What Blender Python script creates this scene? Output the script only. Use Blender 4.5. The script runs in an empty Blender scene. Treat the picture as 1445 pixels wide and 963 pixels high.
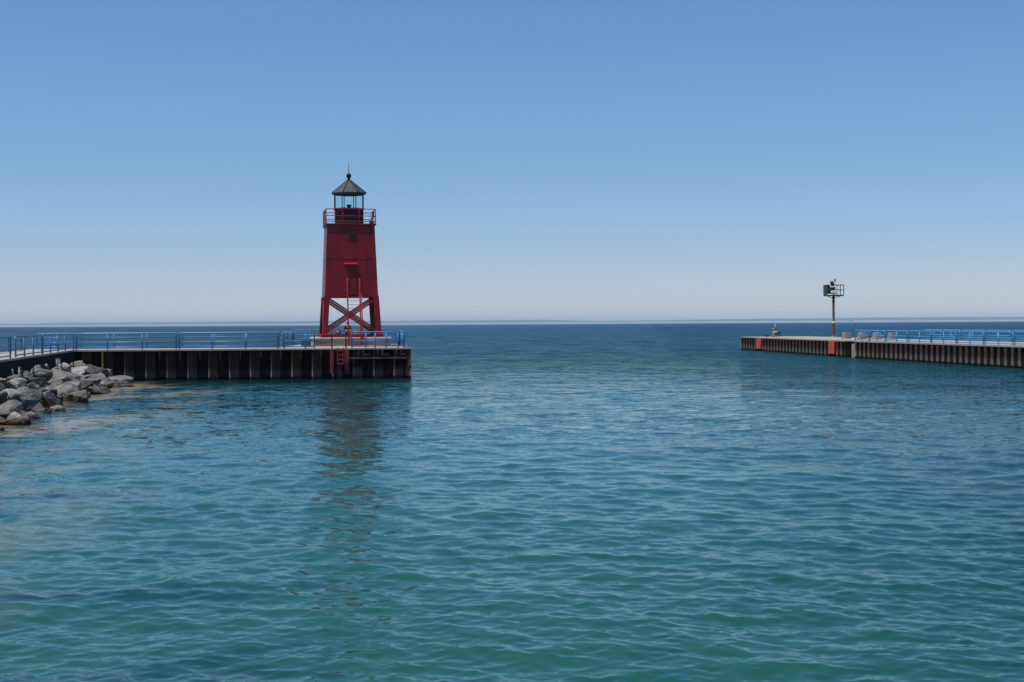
import bpy, bmesh, math, random
import numpy as np
from mathutils import Vector, Matrix, noise as mnoise

random.seed(7)
R = math.radians
scene = bpy.context.scene
COL = scene.collection

# ------------------------------------------------------------------ camera
FPX, W, H = 1950.0, 1445.0, 963.0
EYE = 3.7
PITCH, ROLL = R(0.707), 0.0056
fwd = Vector((0, math.cos(PITCH), -math.sin(PITCH)))
rgt = Vector((math.cos(ROLL), 0, -math.sin(ROLL)))
rgt = (rgt - fwd * rgt.dot(fwd)).normalized()
up = rgt.cross(fwd)
cam_d = bpy.data.cameras.new('camera')
cam = bpy.data.objects.new('camera', cam_d)
COL.objects.link(cam)
m = Matrix((rgt, up, -fwd)).transposed().to_4x4()
m.translation = (0, 0, EYE)
cam.matrix_world = m
cam_d.sensor_width = 36
cam_d.lens = 36 * FPX / W
cam_d.clip_start = 0.1
cam_d.clip_end = 60000
scene.camera = cam

def ray(px, py):
    return (fwd + rgt * ((px - W / 2) / FPX) - up * ((py - H / 2) / FPX))

def at_depth(px, py, D):
    d = ray(px, py)
    t = D / d.y
    return Vector((0, 0, EYE)) + d * t

def at_z(px, py, z):
    d = ray(px, py)
    t = (z - EYE) / d.z
    return Vector((0, 0, EYE)) + d * t

def on_line(px, A, B, py=490):
    """ground point on the line A-B that the column px looks at"""
    d = ray(px, py)
    ax, ay, bx, by = A[0], A[1], B[0] - A[0], B[1] - A[1]
    # s*d = A + k*(B-A)
    den = d.x * by - d.y * bx
    k = (d.y * ax - d.x * ay) / den if den else 0
    return Vector((ax + k * bx, ay + k * by))

# ------------------------------------------------------------------ light
SUN = Vector((-0.335, -0.205, 1.0)).normalized()
sun_d = bpy.data.lights.new('sun', 'SUN')
sun_d.energy = 4.6
sun_d.angle = R(0.53)
sun_d.color = (1.0, 0.95, 0.88)
sun = bpy.data.objects.new('sun', sun_d)
sun.rotation_euler = SUN.to_track_quat('Z', 'Y').to_euler()
sun.location = (0, 0, 60)
COL.objects.link(sun)

world = bpy.data.worlds.new('World')
scene.world = world
world.use_nodes = True
wn, wl = world.node_tree.nodes, world.node_tree.links
wn.clear()
sky = wn.new('ShaderNodeTexSky')
sky.sky_type = 'NISHITA'
sky.sun_disc = False
sky.sun_elevation = math.asin(SUN.z)
sky.sun_rotation = math.atan2(SUN.x, SUN.y)
sky.altitude = 200
sky.air_density = 1.0
sky.dust_density = 0.0
sky.ozone_density = 10.0
bg = wn.new('ShaderNodeBackground')
bg.inputs['Strength'].default_value = 0.10
wo = wn.new('ShaderNodeOutputWorld')
tint = wn.new('ShaderNodeMix'); tint.data_type = 'RGBA'; tint.blend_type = 'MULTIPLY'
tint.inputs['Factor'].default_value = 1.0
tint.inputs['B'].default_value = (0.98, 1.45, 2.03, 1)
sepc = wn.new('ShaderNodeSeparateColor'); comb = wn.new('ShaderNodeCombineColor')   # the camera's colour response
wl.new(sky.outputs[0], sepc.inputs[0])
for ch, g_ in (('Red', 1.0), ('Green', 0.75), ('Blue', 0.65)):
    pw = wn.new('ShaderNodeMath'); pw.operation = 'POWER'; pw.inputs[1].default_value = g_
    wl.new(sepc.outputs[ch], pw.inputs[0]); wl.new(pw.outputs[0], comb.inputs[ch])
wl.new(comb.outputs[0], tint.inputs['A'])
wl.new(tint.outputs['Result'], bg.inputs['Color'])
wl.new(bg.outputs[0], wo.inputs['Surface'])

vs = scene.view_settings
vs.view_transform = 'Standard'
vs.look = 'None'
vs.exposure = 0.0
vs.gamma = 1.0
vs.use_curve_mapping = False
scene.render.engine = 'CYCLES'
scene.cycles.use_denoising = True
scene.cycles.denoiser = 'OPENIMAGEDENOISE'
scene.cycles.denoising_input_passes = 'RGB_ALBEDO_NORMAL'
scene.cycles.max_bounces = 6
scene.cycles.volume_bounces = 0
scene.cycles.caustics_reflective = False
scene.cycles.caustics_refractive = False

# ------------------------------------------------------------------ materials
def new_mat(name):
    mt = bpy.data.materials.new(name)
    mt.use_nodes = True
    nt = mt.node_tree
    return mt, nt, nt.nodes, nt.links, nt.nodes['Principled BSDF']

def mat(name, c1, c2=None, scale=3.0, rough=0.6, metallic=0.0, bump=0.0, stretch=(1, 1, 1), detail=6, spec=0.5,
        contrast=(0.35, 0.65), bscale=None, c3=None, s3=0.6, t3=(0.55, 0.62)):
    mt, nt, n, l, b = new_mat(name)
    b.inputs['Roughness'].default_value = rough
    b.inputs['Metallic'].default_value = metallic
    b.inputs['Specular IOR Level'].default_value = spec
    if c2 is None:
        c2 = tuple(x * 0.8 for x in c1)
    tc = n.new('ShaderNodeTexCoord')
    mp = n.new('ShaderNodeMapping')
    mp.inputs['Scale'].default_value = stretch
    l.new(tc.outputs['Object'], mp.inputs['Vector'])
    nz = n.new('ShaderNodeTexNoise')
    nz.inputs['Scale'].default_value = scale
    nz.inputs['Detail'].default_value = detail
    l.new(mp.outputs[0], nz.inputs['Vector'])
    rp = n.new('ShaderNodeValToRGB')
    rp.color_ramp.elements[0].position = contrast[0]
    rp.color_ramp.elements[1].position = contrast[1]
    rp.color_ramp.elements[0].color = (*c1, 1)
    rp.color_ramp.elements[1].color = (*c2, 1)
    l.new(nz.outputs['Fac'], rp.inputs['Fac'])
    col = rp.outputs['Color']
    if c3:
        n3 = n.new('ShaderNodeTexNoise')
        n3.inputs['Scale'].default_value = s3
        n3.inputs['Detail'].default_value = 8
        n3.inputs['Roughness'].default_value = 0.65
        l.new(mp.outputs[0], n3.inputs['Vector'])
        r3 = n.new('ShaderNodeMapRange')
        r3.inputs['From Min'].default_value = t3[0]
        r3.inputs['From Max'].default_value = t3[1]
        l.new(n3.outputs['Fac'], r3.inputs['Value'])
        mx = n.new('ShaderNodeMix')
        mx.data_type = 'RGBA'
        l.new(r3.outputs[0], mx.inputs['Factor'])
        l.new(col, mx.inputs['A'])
        mx.inputs['B'].default_value = (*c3, 1)
        col = mx.outputs['Result']
    l.new(col, b.inputs['Base Color'])
    if bump:
        nb = n.new('ShaderNodeTexNoise')
        nb.inputs['Scale'].default_value = bscale or scale * 4
        nb.inputs['Detail'].default_value = 8
        l.new(mp.outputs[0], nb.inputs['Vector'])
        bp = n.new('ShaderNodeBump')
        bp.inputs['Strength'].default_value = 0.8
        bp.inputs['Distance'].default_value = bump
        l.new(nb.outputs['Fac'], bp.inputs['Height'])
        l.new(bp.outputs[0], b.inputs['Normal'])
    return mt

M = {}
M['red'] = mat('red_paint', (0.21, 0.012, 0.018), (0.135, 0.008, 0.014), 1.1, 0.38, bump=0.004, spec=0.22, bscale=5, stretch=(1.4, 1.4, 0.45), contrast=(0.3, 0.7), detail=9,
               c3=(0.10, 0.022, 0.014), s3=3.0, t3=(0.62, 0.74))
M['red_bright'] = mat('bright_red_paint', (0.50, 0.020, 0.035), (0.40, 0.018, 0.028), 2, 0.5, spec=0.3)
M['red_pile'] = mat('flaking_red_paint', (0.26, 0.020, 0.018), (0.16, 0.015, 0.014), 2, 0.7, stretch=(1, 1, 0.3),
                    c3=(0.05, 0.03, 0.028), s3=2.2, t3=(0.52, 0.6))
M['orange_pile'] = mat('orange_red_paint', (0.62, 0.07, 0.045), (0.45, 0.05, 0.035), 2, 0.7, stretch=(1, 1, 0.3),
                       c3=(0.10, 0.05, 0.04), s3=1.6, t3=(0.55, 0.62))
M['red_rail'] = mat('rail_red_paint', (0.33, 0.016, 0.026), (0.27, 0.014, 0.022), 2, 0.5, spec=0.2)
M['black'] = mat('black_paint', (0.010, 0.007, 0.009), (0.015, 0.011, 0.013), 3, 0.6, spec=0.2)
M['roof'] = mat('dark_roof_metal', (0.055, 0.06, 0.065), (0.035, 0.038, 0.042), 2.5, 0.5, bump=0.004)
M['blue'] = mat('blue_railing_paint', (0.04, 0.20, 0.42), (0.03, 0.16, 0.36), 4, 0.4, spec=0.4, c3=(0.10, 0.06, 0.045), s3=5, t3=(0.68, 0.72))
M['sky_blue'] = mat('light_blue_railing_paint', (0.07, 0.31, 0.60), (0.055, 0.27, 0.54), 4, 0.45, spec=0.4)
M['concrete'] = mat('deck_concrete', (0.38, 0.305, 0.24), (0.30, 0.245, 0.195), 1.2, 0.9, bump=0.01, c3=(0.28, 0.24, 0.21), s3=0.5, t3=(0.56, 0.72))
M['plinth'] = mat('weathered_concrete', (0.36, 0.32, 0.27), (0.20, 0.17, 0.145), 1.6, 0.9, bump=0.02, stretch=(0.4, 0.4, 2.5), c3=(0.09, 0.08, 0.07), s3=2.0, t3=(0.55, 0.68))
M['cap'] = mat('pale_concrete', (0.55, 0.50, 0.44), (0.42, 0.38, 0.33), 2, 0.9, bump=0.01)
M['block'] = mat('grey_concrete_block', (0.25, 0.215, 0.18), (0.19, 0.165, 0.14), 3, 0.9, bump=0.01)
M['quay'] = mat('dark_stained_wall', (0.016, 0.015, 0.015), (0.035, 0.032, 0.030), 1.5, 1.0, spec=0.05, bump=0.03, stretch=(1, 1, 0.4))
M['timber'] = mat('grey_timber', (0.30, 0.28, 0.25), (0.16, 0.145, 0.13), 5, 0.9, bump=0.02, stretch=(3, 3, 0.4))
M['rust'] = mat('rusty_steel', (0.13, 0.062, 0.038), (0.05, 0.028, 0.02), 3, 0.85, bump=0.01, stretch=(1, 1, 0.4))
M['pole'] = mat('brown_weathered_pole', (0.40, 0.24, 0.16), (0.25, 0.155, 0.105), 4, 0.8, stretch=(1, 1, 0.3))
M['dark_metal'] = mat('dark_grey_metal', (0.03, 0.032, 0.036), (0.045, 0.046, 0.05), 4, 0.55)
M['white'] = mat('white_paint', (0.78, 0.77, 0.74), (0.68, 0.67, 0.65), 4, 0.5)
M['grey_box'] = mat('grey_metal_box', (0.07, 0.07, 0.072), (0.05, 0.05, 0.052), 5, 0.6)
M['panel'] = mat('solar_cell', (0.012, 0.016, 0.03), (0.018, 0.022, 0.04), 8, 0.25)
M['lamp'] = mat('lamp_lens', (0.05, 0.05, 0.05), (0.12, 0.12, 0.12), 8, 0.15)
M['algae'] = mat('orange_algae', (0.45, 0.22, 0.03), (0.25, 0.14, 0.02), 3, 0.8)
M['skin'] = mat('skin', (0.50, 0.27, 0.19), (0.45, 0.24, 0.17), 10, 0.6)
M['cloth_black'] = mat('black_cloth', (0.012, 0.012, 0.016), (0.02, 0.02, 0.026), 12, 0.9)
M['cloth_olive'] = mat('olive_cloth', (0.17, 0.15, 0.10), (0.13, 0.115, 0.08), 12, 0.9)
M['cloth_pale'] = mat('pale_cloth', (0.62, 0.60, 0.55), (0.54, 0.52, 0.48), 12, 0.9)
M['cloth_navy'] = mat('navy_cloth', (0.018, 0.022, 0.04), (0.025, 0.03, 0.05), 12, 0.9)
M['cloth_brown'] = mat('brown_cloth', (0.10, 0.075, 0.06), (0.08, 0.06, 0.05), 12, 0.9)
M['hair'] = mat('brown_hair', (0.07, 0.035, 0.02), (0.05, 0.028, 0.017), 30, 0.7)
M['sand'] = mat('sand_bluff', (0.30, 0.29, 0.26), (0.25, 0.24, 0.215), 0.001, 0.95)
M['forest'] = mat('far_forest', (0.035, 0.05, 0.03), (0.05, 0.065, 0.035), 0.004, 0.95)
M['gravel'] = mat('dark_gravel', (0.05, 0.046, 0.042), (0.09, 0.083, 0.075), 4, 0.95, bump=0.05)

def rock_mat(name, ca, cb, cc, wet=True):
    mt, nt, n, l, b = new_mat(name)
    b.inputs['Roughness'].default_value = 0.88
    b.inputs['Specular IOR Level'].default_value = 0.3
    tc = n.new('ShaderNodeTexCoord')
    geo = n.new('ShaderNodeNewGeometry')
    nz = n.new('ShaderNodeTexNoise'); nz.inputs['Scale'].default_value = 2.3; nz.inputs['Detail'].default_value = 10
    nz.inputs['Roughness'].default_value = 0.7
    l.new(geo.outputs['Position'], nz.inputs['Vector'])
    rp = n.new('ShaderNodeValToRGB')
    e = rp.color_ramp.elements
    e[0].position = 0.36; e[0].color = (*ca, 1)
    e[1].position = 0.66; e[1].color = (*cc, 1)
    k = e.new(0.5); k.color = (*cb, 1)
    l.new(nz.outputs['Fac'], rp.inputs['Fac'])
    # wet brown band just above the water line
    sep = n.new('ShaderNodeSeparateXYZ'); l.new(geo.outputs['Position'], sep.inputs[0])
    ns = n.new('ShaderNodeMath'); ns.operation = 'MULTIPLY_ADD'; ns.inputs[1].default_value = 0.5
    l.new(nz.outputs['Fac'], ns.inputs[0]); l.new(sep.outputs['Z'], ns.inputs[2])
    mr = n.new('ShaderNodeMapRange'); mr.inputs['From Min'].default_value = 0.30; mr.inputs['From Max'].default_value = 0.55
    l.new(ns.outputs[0], mr.inputs['Value'])
    mx = n.new('ShaderNodeMix'); mx.data_type = 'RGBA'
    mx.inputs['A'].default_value = (0.06, 0.040, 0.028, 1)
    l.new(mr.outputs[0], mx.inputs['Factor']); l.new(rp.outputs['Color'], mx.inputs['B'])
    l.new(mx.outputs['Result'], b.inputs['Base Color'])
    nb = n.new('ShaderNodeTexNoise'); nb.inputs['Scale'].default_value = 7; nb.inputs['Detail'].default_value = 10
    nb.inputs['Roughness'].default_value = 0.65
    l.new(geo.outputs['Position'], nb.inputs['Vector'])
    bp = n.new('ShaderNodeBump'); bp.inputs['Strength'].default_value = 1.0; bp.inputs['Distance'].default_value = 0.16
    l.new(nb.outputs['Fac'], bp.inputs['Height']); l.new(bp.outputs[0], b.inputs['Normal'])
    return mt

M['rock_grey'] = rock_mat('grey_limestone', (0.10, 0.094, 0.087), (0.19, 0.177, 0.16), (0.30, 0.28, 0.25))
M['rock_pale'] = rock_mat('pale_limestone', (0.20, 0.185, 0.165), (0.34, 0.315, 0.28), (0.47, 0.435, 0.385))
M['rock_dark'] = rock_mat('dark_stone', (0.03, 0.03, 0.031), (0.065, 0.063, 0.061), (0.13, 0.125, 0.12))
M['rock_brown'] = rock_mat('brown_stone', (0.10, 0.075, 0.058), (0.16, 0.13, 0.105), (0.26, 0.22, 0.185))

def pile_mat(name, top, low, edge):
    """steel sheet piling: vertical rust streaks, a pale lime band above the water, near black at the water line"""
    mt, nt, n, l, b = new_mat(name)
    b.inputs['Roughness'].default_value = 1.0
    b.inputs['Specular IOR Level'].default_value = 0.04
    geo = n.new('ShaderNodeNewGeometry')
    mp = n.new('ShaderNodeMapping'); mp.inputs['Scale'].default_value = (5.0, 5.0, 0.35)
    l.new(geo.outputs['Position'], mp.inputs['Vector'])
    nz = n.new('ShaderNodeTexNoise'); nz.inputs['Scale'].default_value = 1.0; nz.inputs['Detail'].default_value = 6
    nz.inputs['Roughness'].default_value = 0.7
    l.new(mp.outputs[0], nz.inputs['Vector'])
    r1 = n.new('ShaderNodeValToRGB')
    r1.color_ramp.elements[0].position = 0.38; r1.color_ramp.elements[1].position = 0.68
    r1.color_ramp.elements[0].color = (*top, 1)
    r1.color_ramp.elements[1].color = (*edge, 1)
    l.new(nz.outputs['Fac'], r1.inputs['Fac'])
    sep = n.new('ShaderNodeSeparateXYZ'); l.new(geo.outputs['Position'], sep.inputs[0])
    ad = n.new('ShaderNodeMath'); ad.operation = 'MULTIPLY_ADD'; ad.inputs[1].default_value = -0.9
    l.new(nz.outputs['Fac'], ad.inputs[0]); l.new(sep.outputs['Z'], ad.inputs[2])
    band = n.new('ShaderNodeValToRGB')
    e = band.color_ramp.elements
    e[0].position = 0.0; e[0].color = (0, 0, 0, 1)
    e[1].position = 0.47; e[1].color = (0, 0, 0, 1)
    for p, v in ((0.17, 0), (0.22, 1), (0.34, 0.85), (0.40, 0.2)):
        k = e.new(p); k.color = (v, v, v, 1)
    sc = n.new('ShaderNodeMapRange'); sc.inputs['From Min'].default_value = -1.0; sc.inputs['From Max'].default_value = 2.2
    l.new(ad.outputs[0], sc.inputs['Value'])
    l.new(sc.outputs[0], band.inputs['Fac'])
    mx = n.new('ShaderNodeMix'); mx.data_type = 'RGBA'
    l.new(band.outputs['Color'], mx.inputs['Factor'])
    l.new(r1.outputs['Color'], mx.inputs['A'])
    mx.inputs['B'].default_value = (*low, 1)
    wl_ = n.new('ShaderNodeMapRange'); wl_.inputs['From Min'].default_value = 0.10; wl_.inputs['From Max'].default_value = 0.26
    wz = n.new('ShaderNodeMath'); wz.operation = 'MULTIPLY_ADD'; wz.inputs[1].default_value = -0.35
    l.new(nz.outputs['Fac'], wz.inputs[0]); wz2 = n.new('ShaderNodeMath'); wz2.operation = 'ADD'; wz2.inputs[1].default_value = 0.17
    l.new(sep.outputs['Z'], wz.inputs[2]); l.new(wz.outputs[0], wz2.inputs[0]); l.new(wz2.outputs[0], wl_.inputs['Value'])
    m2 = n.new('ShaderNodeMix'); m2.data_type = 'RGBA'
    l.new(wl_.outputs[0], m2.inputs['Factor'])
    m2.inputs['A'].default_value = (0.008, 0.008, 0.008, 1)
    l.new(mx.outputs['Result'], m2.inputs['B'])
    l.new(m2.outputs['Result'], b.inputs['Base Color'])
    return mt

M['pile'] = pile_mat('black_steel_piling', (0.009, 0.0065, 0.006), (0.034, 0.032, 0.032), (0.028, 0.017, 0.012))
M['pile_web'] = pile_mat('rusted_piling_edge', (0.09, 0.045, 0.034), (0.27, 0.22, 0.19), (0.15, 0.08, 0.06))
M['pile_brown'] = pile_mat('brown_steel_piling', (0.050, 0.030, 0.024), (0.17, 0.14, 0.118), (0.095, 0.058, 0.045))
M['pile_brown_web'] = pile_mat('brown_piling_edge', (0.11, 0.070, 0.055), (0.36, 0.31, 0.265), (0.19, 0.14, 0.12))

def glass_mat():
    mt, nt, n, l, b = new_mat('lantern_glass')
    n.remove(b)
    out = n['Material Output']
    tr = n.new('ShaderNodeBsdfTransparent'); tr.inputs['Color'].default_value = (0.86, 0.95, 0.94, 1)
    gl = n.new('ShaderNodeBsdfGlossy'); gl.inputs['Roughness'].default_value = 0.02
    lw = n.new('ShaderNodeLayerWeight'); lw.inputs['Blend'].default_value = 0.5
    fr = n.new('ShaderNodeMath'); fr.operation = 'POWER'; l.new(lw.outputs['Facing'], fr.inputs[0]); fr.inputs[1].default_value = 4.0
    mx = n.new('ShaderNodeMixShader')
    l.new(fr.outputs[0], mx.inputs[0]); l.new(tr.outputs[0], mx.inputs[1]); l.new(gl.outputs[0], mx.inputs[2])
    l.new(mx.outputs[0], out.inputs['Surface'])
    return mt
M['glass'] = glass_mat()

# ------------------------------------------------------------------ mesh helpers
class MB:
    def __init__(self):
        self.bm = bmesh.new()
    def verts(self, pts):
        return [self.bm.verts.new(p) for p in pts]
    def hexa(self, p, mi=0):
        """8 points: bottom ring 0-3, top ring 4-7"""
        v = self.verts(p)
        for f in ((3, 2, 1, 0), (4, 5, 6, 7), (0, 1, 5, 4), (1, 2, 6, 5), (2, 3, 7, 6), (3, 0, 4, 7)):
            self.bm.faces.new([v[i] for i in f]).material_index = mi
        return self
    def box(self, x0, x1, y0, y1, z0, z1, mi=0):
        return self.hexa([(x0, y0, z0), (x1, y0, z0), (x1, y1, z0), (x0, y1, z0),
                          (x0, y0, z1), (x1, y0, z1), (x1, y1, z1), (x0, y1, z1)], mi)
    def bar(self, a, b, w, d, upv=(0, 0, 1)):
        """rectangular bar from a to b, w across, d deep"""
        a, b = Vector(a), Vector(b)
        t = (b - a).normalized()
        u = t.cross(Vector(upv))
        if u.length < 1e-4:
            u = t.cross(Vector((0, 1, 0)))
        u.normalize(); v = u.cross(t).normalized()
        u *= w / 2; v *= d / 2
        return self.hexa([a - u - v, a + u - v, a + u + v, a - u + v, b - u - v, b + u - v, b + u + v, b - u + v])
    def tube(self, path, r, seg=8, caps=True):
        path = [Vector(p) for p in path]
        rings = []
        prev = None
        for i, p in enumerate(path):
            t = (path[min(i + 1, len(path) - 1)] - path[max(i - 1, 0)]).normalized()
            ref = prev if prev is not None else (Vector((0, 0, 1)) if abs(t.z) < 0.9 else Vector((0, 1, 0)))
            u = (ref - t * ref.dot(t))
            if u.length < 1e-4:
                u = t.orthogonal()
            u.normalize(); prev = u
            v = t.cross(u)
            rr = r[i] if isinstance(r, (list, tuple)) else r
            rings.append(self.verts([p + (u * math.cos(2 * math.pi * k / seg) + v * math.sin(2 * math.pi * k / seg)) * rr for k in range(seg)]))
        for a, b in zip(rings, rings[1:]):
            for k in range(seg):
                f = self.bm.faces.new([a[k], a[(k + 1) % seg], b[(k + 1) % seg], b[k]])
                f.smooth = seg > 6
        if caps:
            self.bm.faces.new(rings[0][::-1]); self.bm.faces.new(rings[-1])
        return self
    def lathe(self, prof, seg=16, rot=0.0, smooth=True, caps=True):
        rings = []
        for (r, z) in prof:
            rings.append(self.verts([(r * math.cos(rot + 2 * math.pi * k / seg), r * math.sin(rot + 2 * math.pi * k / seg), z) for k in range(seg)]))
        for a, b in zip(rings, rings[1:]):
            for k in range(seg):
                f = self.bm.faces.new([a[k], a[(k + 1) % seg], b[(k + 1) % seg], b[k]])
                f.smooth = smooth
        if caps:
            self.bm.faces.new(rings[0][::-1]); self.bm.faces.new(rings[-1])
        return self
    def poly(self, pts, z0, z1):
        lo = self.verts([(p[0], p[1], z0) for p in pts]); hi = self.verts([(p[0], p[1], z1) for p in pts])
        self.bm.faces.new(lo[::-1]); self.bm.faces.new(hi)
        for k in range(len(pts)):
            j = (k + 1) % len(pts)
            self.bm.faces.new([lo[k], lo[j], hi[j], hi[k]])
        return self
    def build(self, name, mats, parent=None, loc=None, rotz=None, bevel=0.0):
        bmesh.ops.recalc_face_normals(self.bm, faces=self.bm.faces)
        if bevel:
            bmesh.ops.bevel(self.bm, geom=list(self.bm.edges), offset=bevel, segments=1, affect='EDGES', clamp_overlap=True)
        me = bpy.data.meshes.new(name)
        self.bm.to_mesh(me); self.bm.free()
        for mt in (mats if isinstance(mats, (list, tuple)) else [mats]):
            me.materials.append(mt)
        o = bpy.data.objects.new(name, me)
        COL.objects.link(o)
        if parent: o.parent = parent
        if loc is not None: o.location = loc
        if rotz is not None: o.rotation_euler = (0, 0, rotz)
        return o

def tag(o, label=None, cat=None, group=None, kind=None):
    if label: o['label'] = label
    if cat: o['category'] = cat
    if group: o['group'] = group
    if kind: o['kind'] = kind
    return o

def thing(name, label, cat, loc=(0, 0, 0), rotz=0.0, group=None):
    o = bpy.data.objects.new(name, None)
    o.empty_display_size = 0.3
    COL.objects.link(o)
    o.location = loc
    o.rotation_euler = (0, 0, rotz)
    return tag(o, label, cat, group)

def local(o, p):
    c, s = math.cos(o.rotation_euler.z), math.sin(o.rotation_euler.z)
    x, y = p[0] - o.location.x, p[1] - o.location.y
    z = (p[2] if len(p) > 2 else 0) - o.location.z
    return Vector((x * c + y * s, -x * s + y * c, z))

# ------------------------------------------------------------------ water
def build_water():
    rng = np.random.default_rng(5)
    dense = np.linspace(-R(25), R(25), 1350)
    side = np.linspace(R(25.4), R(80), 70)
    th = np.concatenate([-side[::-1], dense, side]).astype(np.float32)
    f1 = 1382.0
    yp = np.linspace(400, 7, 520)
    r = EYE * f1 / yp
    far = np.geomspace(r[-1] * 1.03, 28000, 50)
    near = np.array([4.0, 7.0, 10.0])
    r = np.concatenate([near, r, far]).astype(np.float32)
    nr, nt_ = len(r), len(th)
    dr = np.gradient(r)
    Rr, T = np.meshgrid(r, th, indexing='ij')
    X = Rr * np.sin(T); Y = Rr * np.cos(T)
    DR = np.repeat(dr[:, None], nt_, 1)
    Z = np.zeros_like(X); DX = np.zeros_like(X); DY = np.zeros_like(X)
    # wind ripples and a low chop coming in from the lake, a few crossing trains reflected by the piers
    gust = 0.75 + 0.35 * np.sin(X * 0.05 + 0.021 * Y + 1.0) * np.sin(Y * 0.043 - 0.02 * X) 
    comps = []
    for i in range(84):
        lam = 0.16 * (8.0 / 0.16) ** (i / 83.0) * rng.uniform(0.9, 1.1)
        k = 2 * math.pi / lam
        ang = rng.normal(0, 0.75) + (-0.22)
        if i % 7 == 0:
            ang += 0.9
        d = (math.sin(ang), -math.cos(ang))
        s = 0.0235 * (1.0 if lam < 0.7 else (0.7 / lam) ** 0.75)
        comps.append((k, d, s / k, rng.uniform(0, 6.28), lam))
    for k, d, a, ph, lam in comps:
        att = np.clip((lam / DR - 2.2) / 2.0, 0, 1)
        rows = np.where(att[:, 0] > 0)[0]
        if len(rows) == 0: continue
        e = rows[-1] + 1
        p = (k * (X[:e] * d[0] + Y[:e] * d[1]) + ph).astype(np.float32)
        A = a * att[:e] * gust[:e]
        sp = np.sin(p)
        Z[:e] += A * np.cos(p)
        DX[:e] -= 1.15 * A * d[0] * sp
        DY[:e] -= 1.15 * A * d[1] * sp
    X = X + DX; Y = Y + DY
    co = np.stack([X, Y, Z], -1).reshape(-1, 3).astype(np.float32)
    idx = np.arange(nr * nt_).reshape(nr, nt_)
    q = np.stack([idx[:-1, :-1], idx[1:, :-1], idx[1:, 1:], idx[:-1, 1:]], -1).reshape(-1, 4)[:, ::-1].astype(np.int32)
    me = bpy.data.meshes.new('water')
    me.vertices.add(len(co)); me.vertices.foreach_set('co', co.ravel())
    me.loops.add(q.size); me.loops.foreach_set('vertex_index', np.ascontiguousarray(q).ravel())
    me.polygons.add(len(q))
    me.polygons.foreach_set('loop_start', np.arange(0, q.size, 4, dtype=np.int32))
    me.polygons.foreach_set('use_smooth', np.ones(len(q), dtype=bool))
    me.update(calc_edges=True)
    if me.polygons[0].normal.z < 0:
        me.flip_normals()
    o = bpy.data.objects.new('water', me)
    COL.objects.link(o)
    tag(o, kind='structure')
    return o

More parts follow.
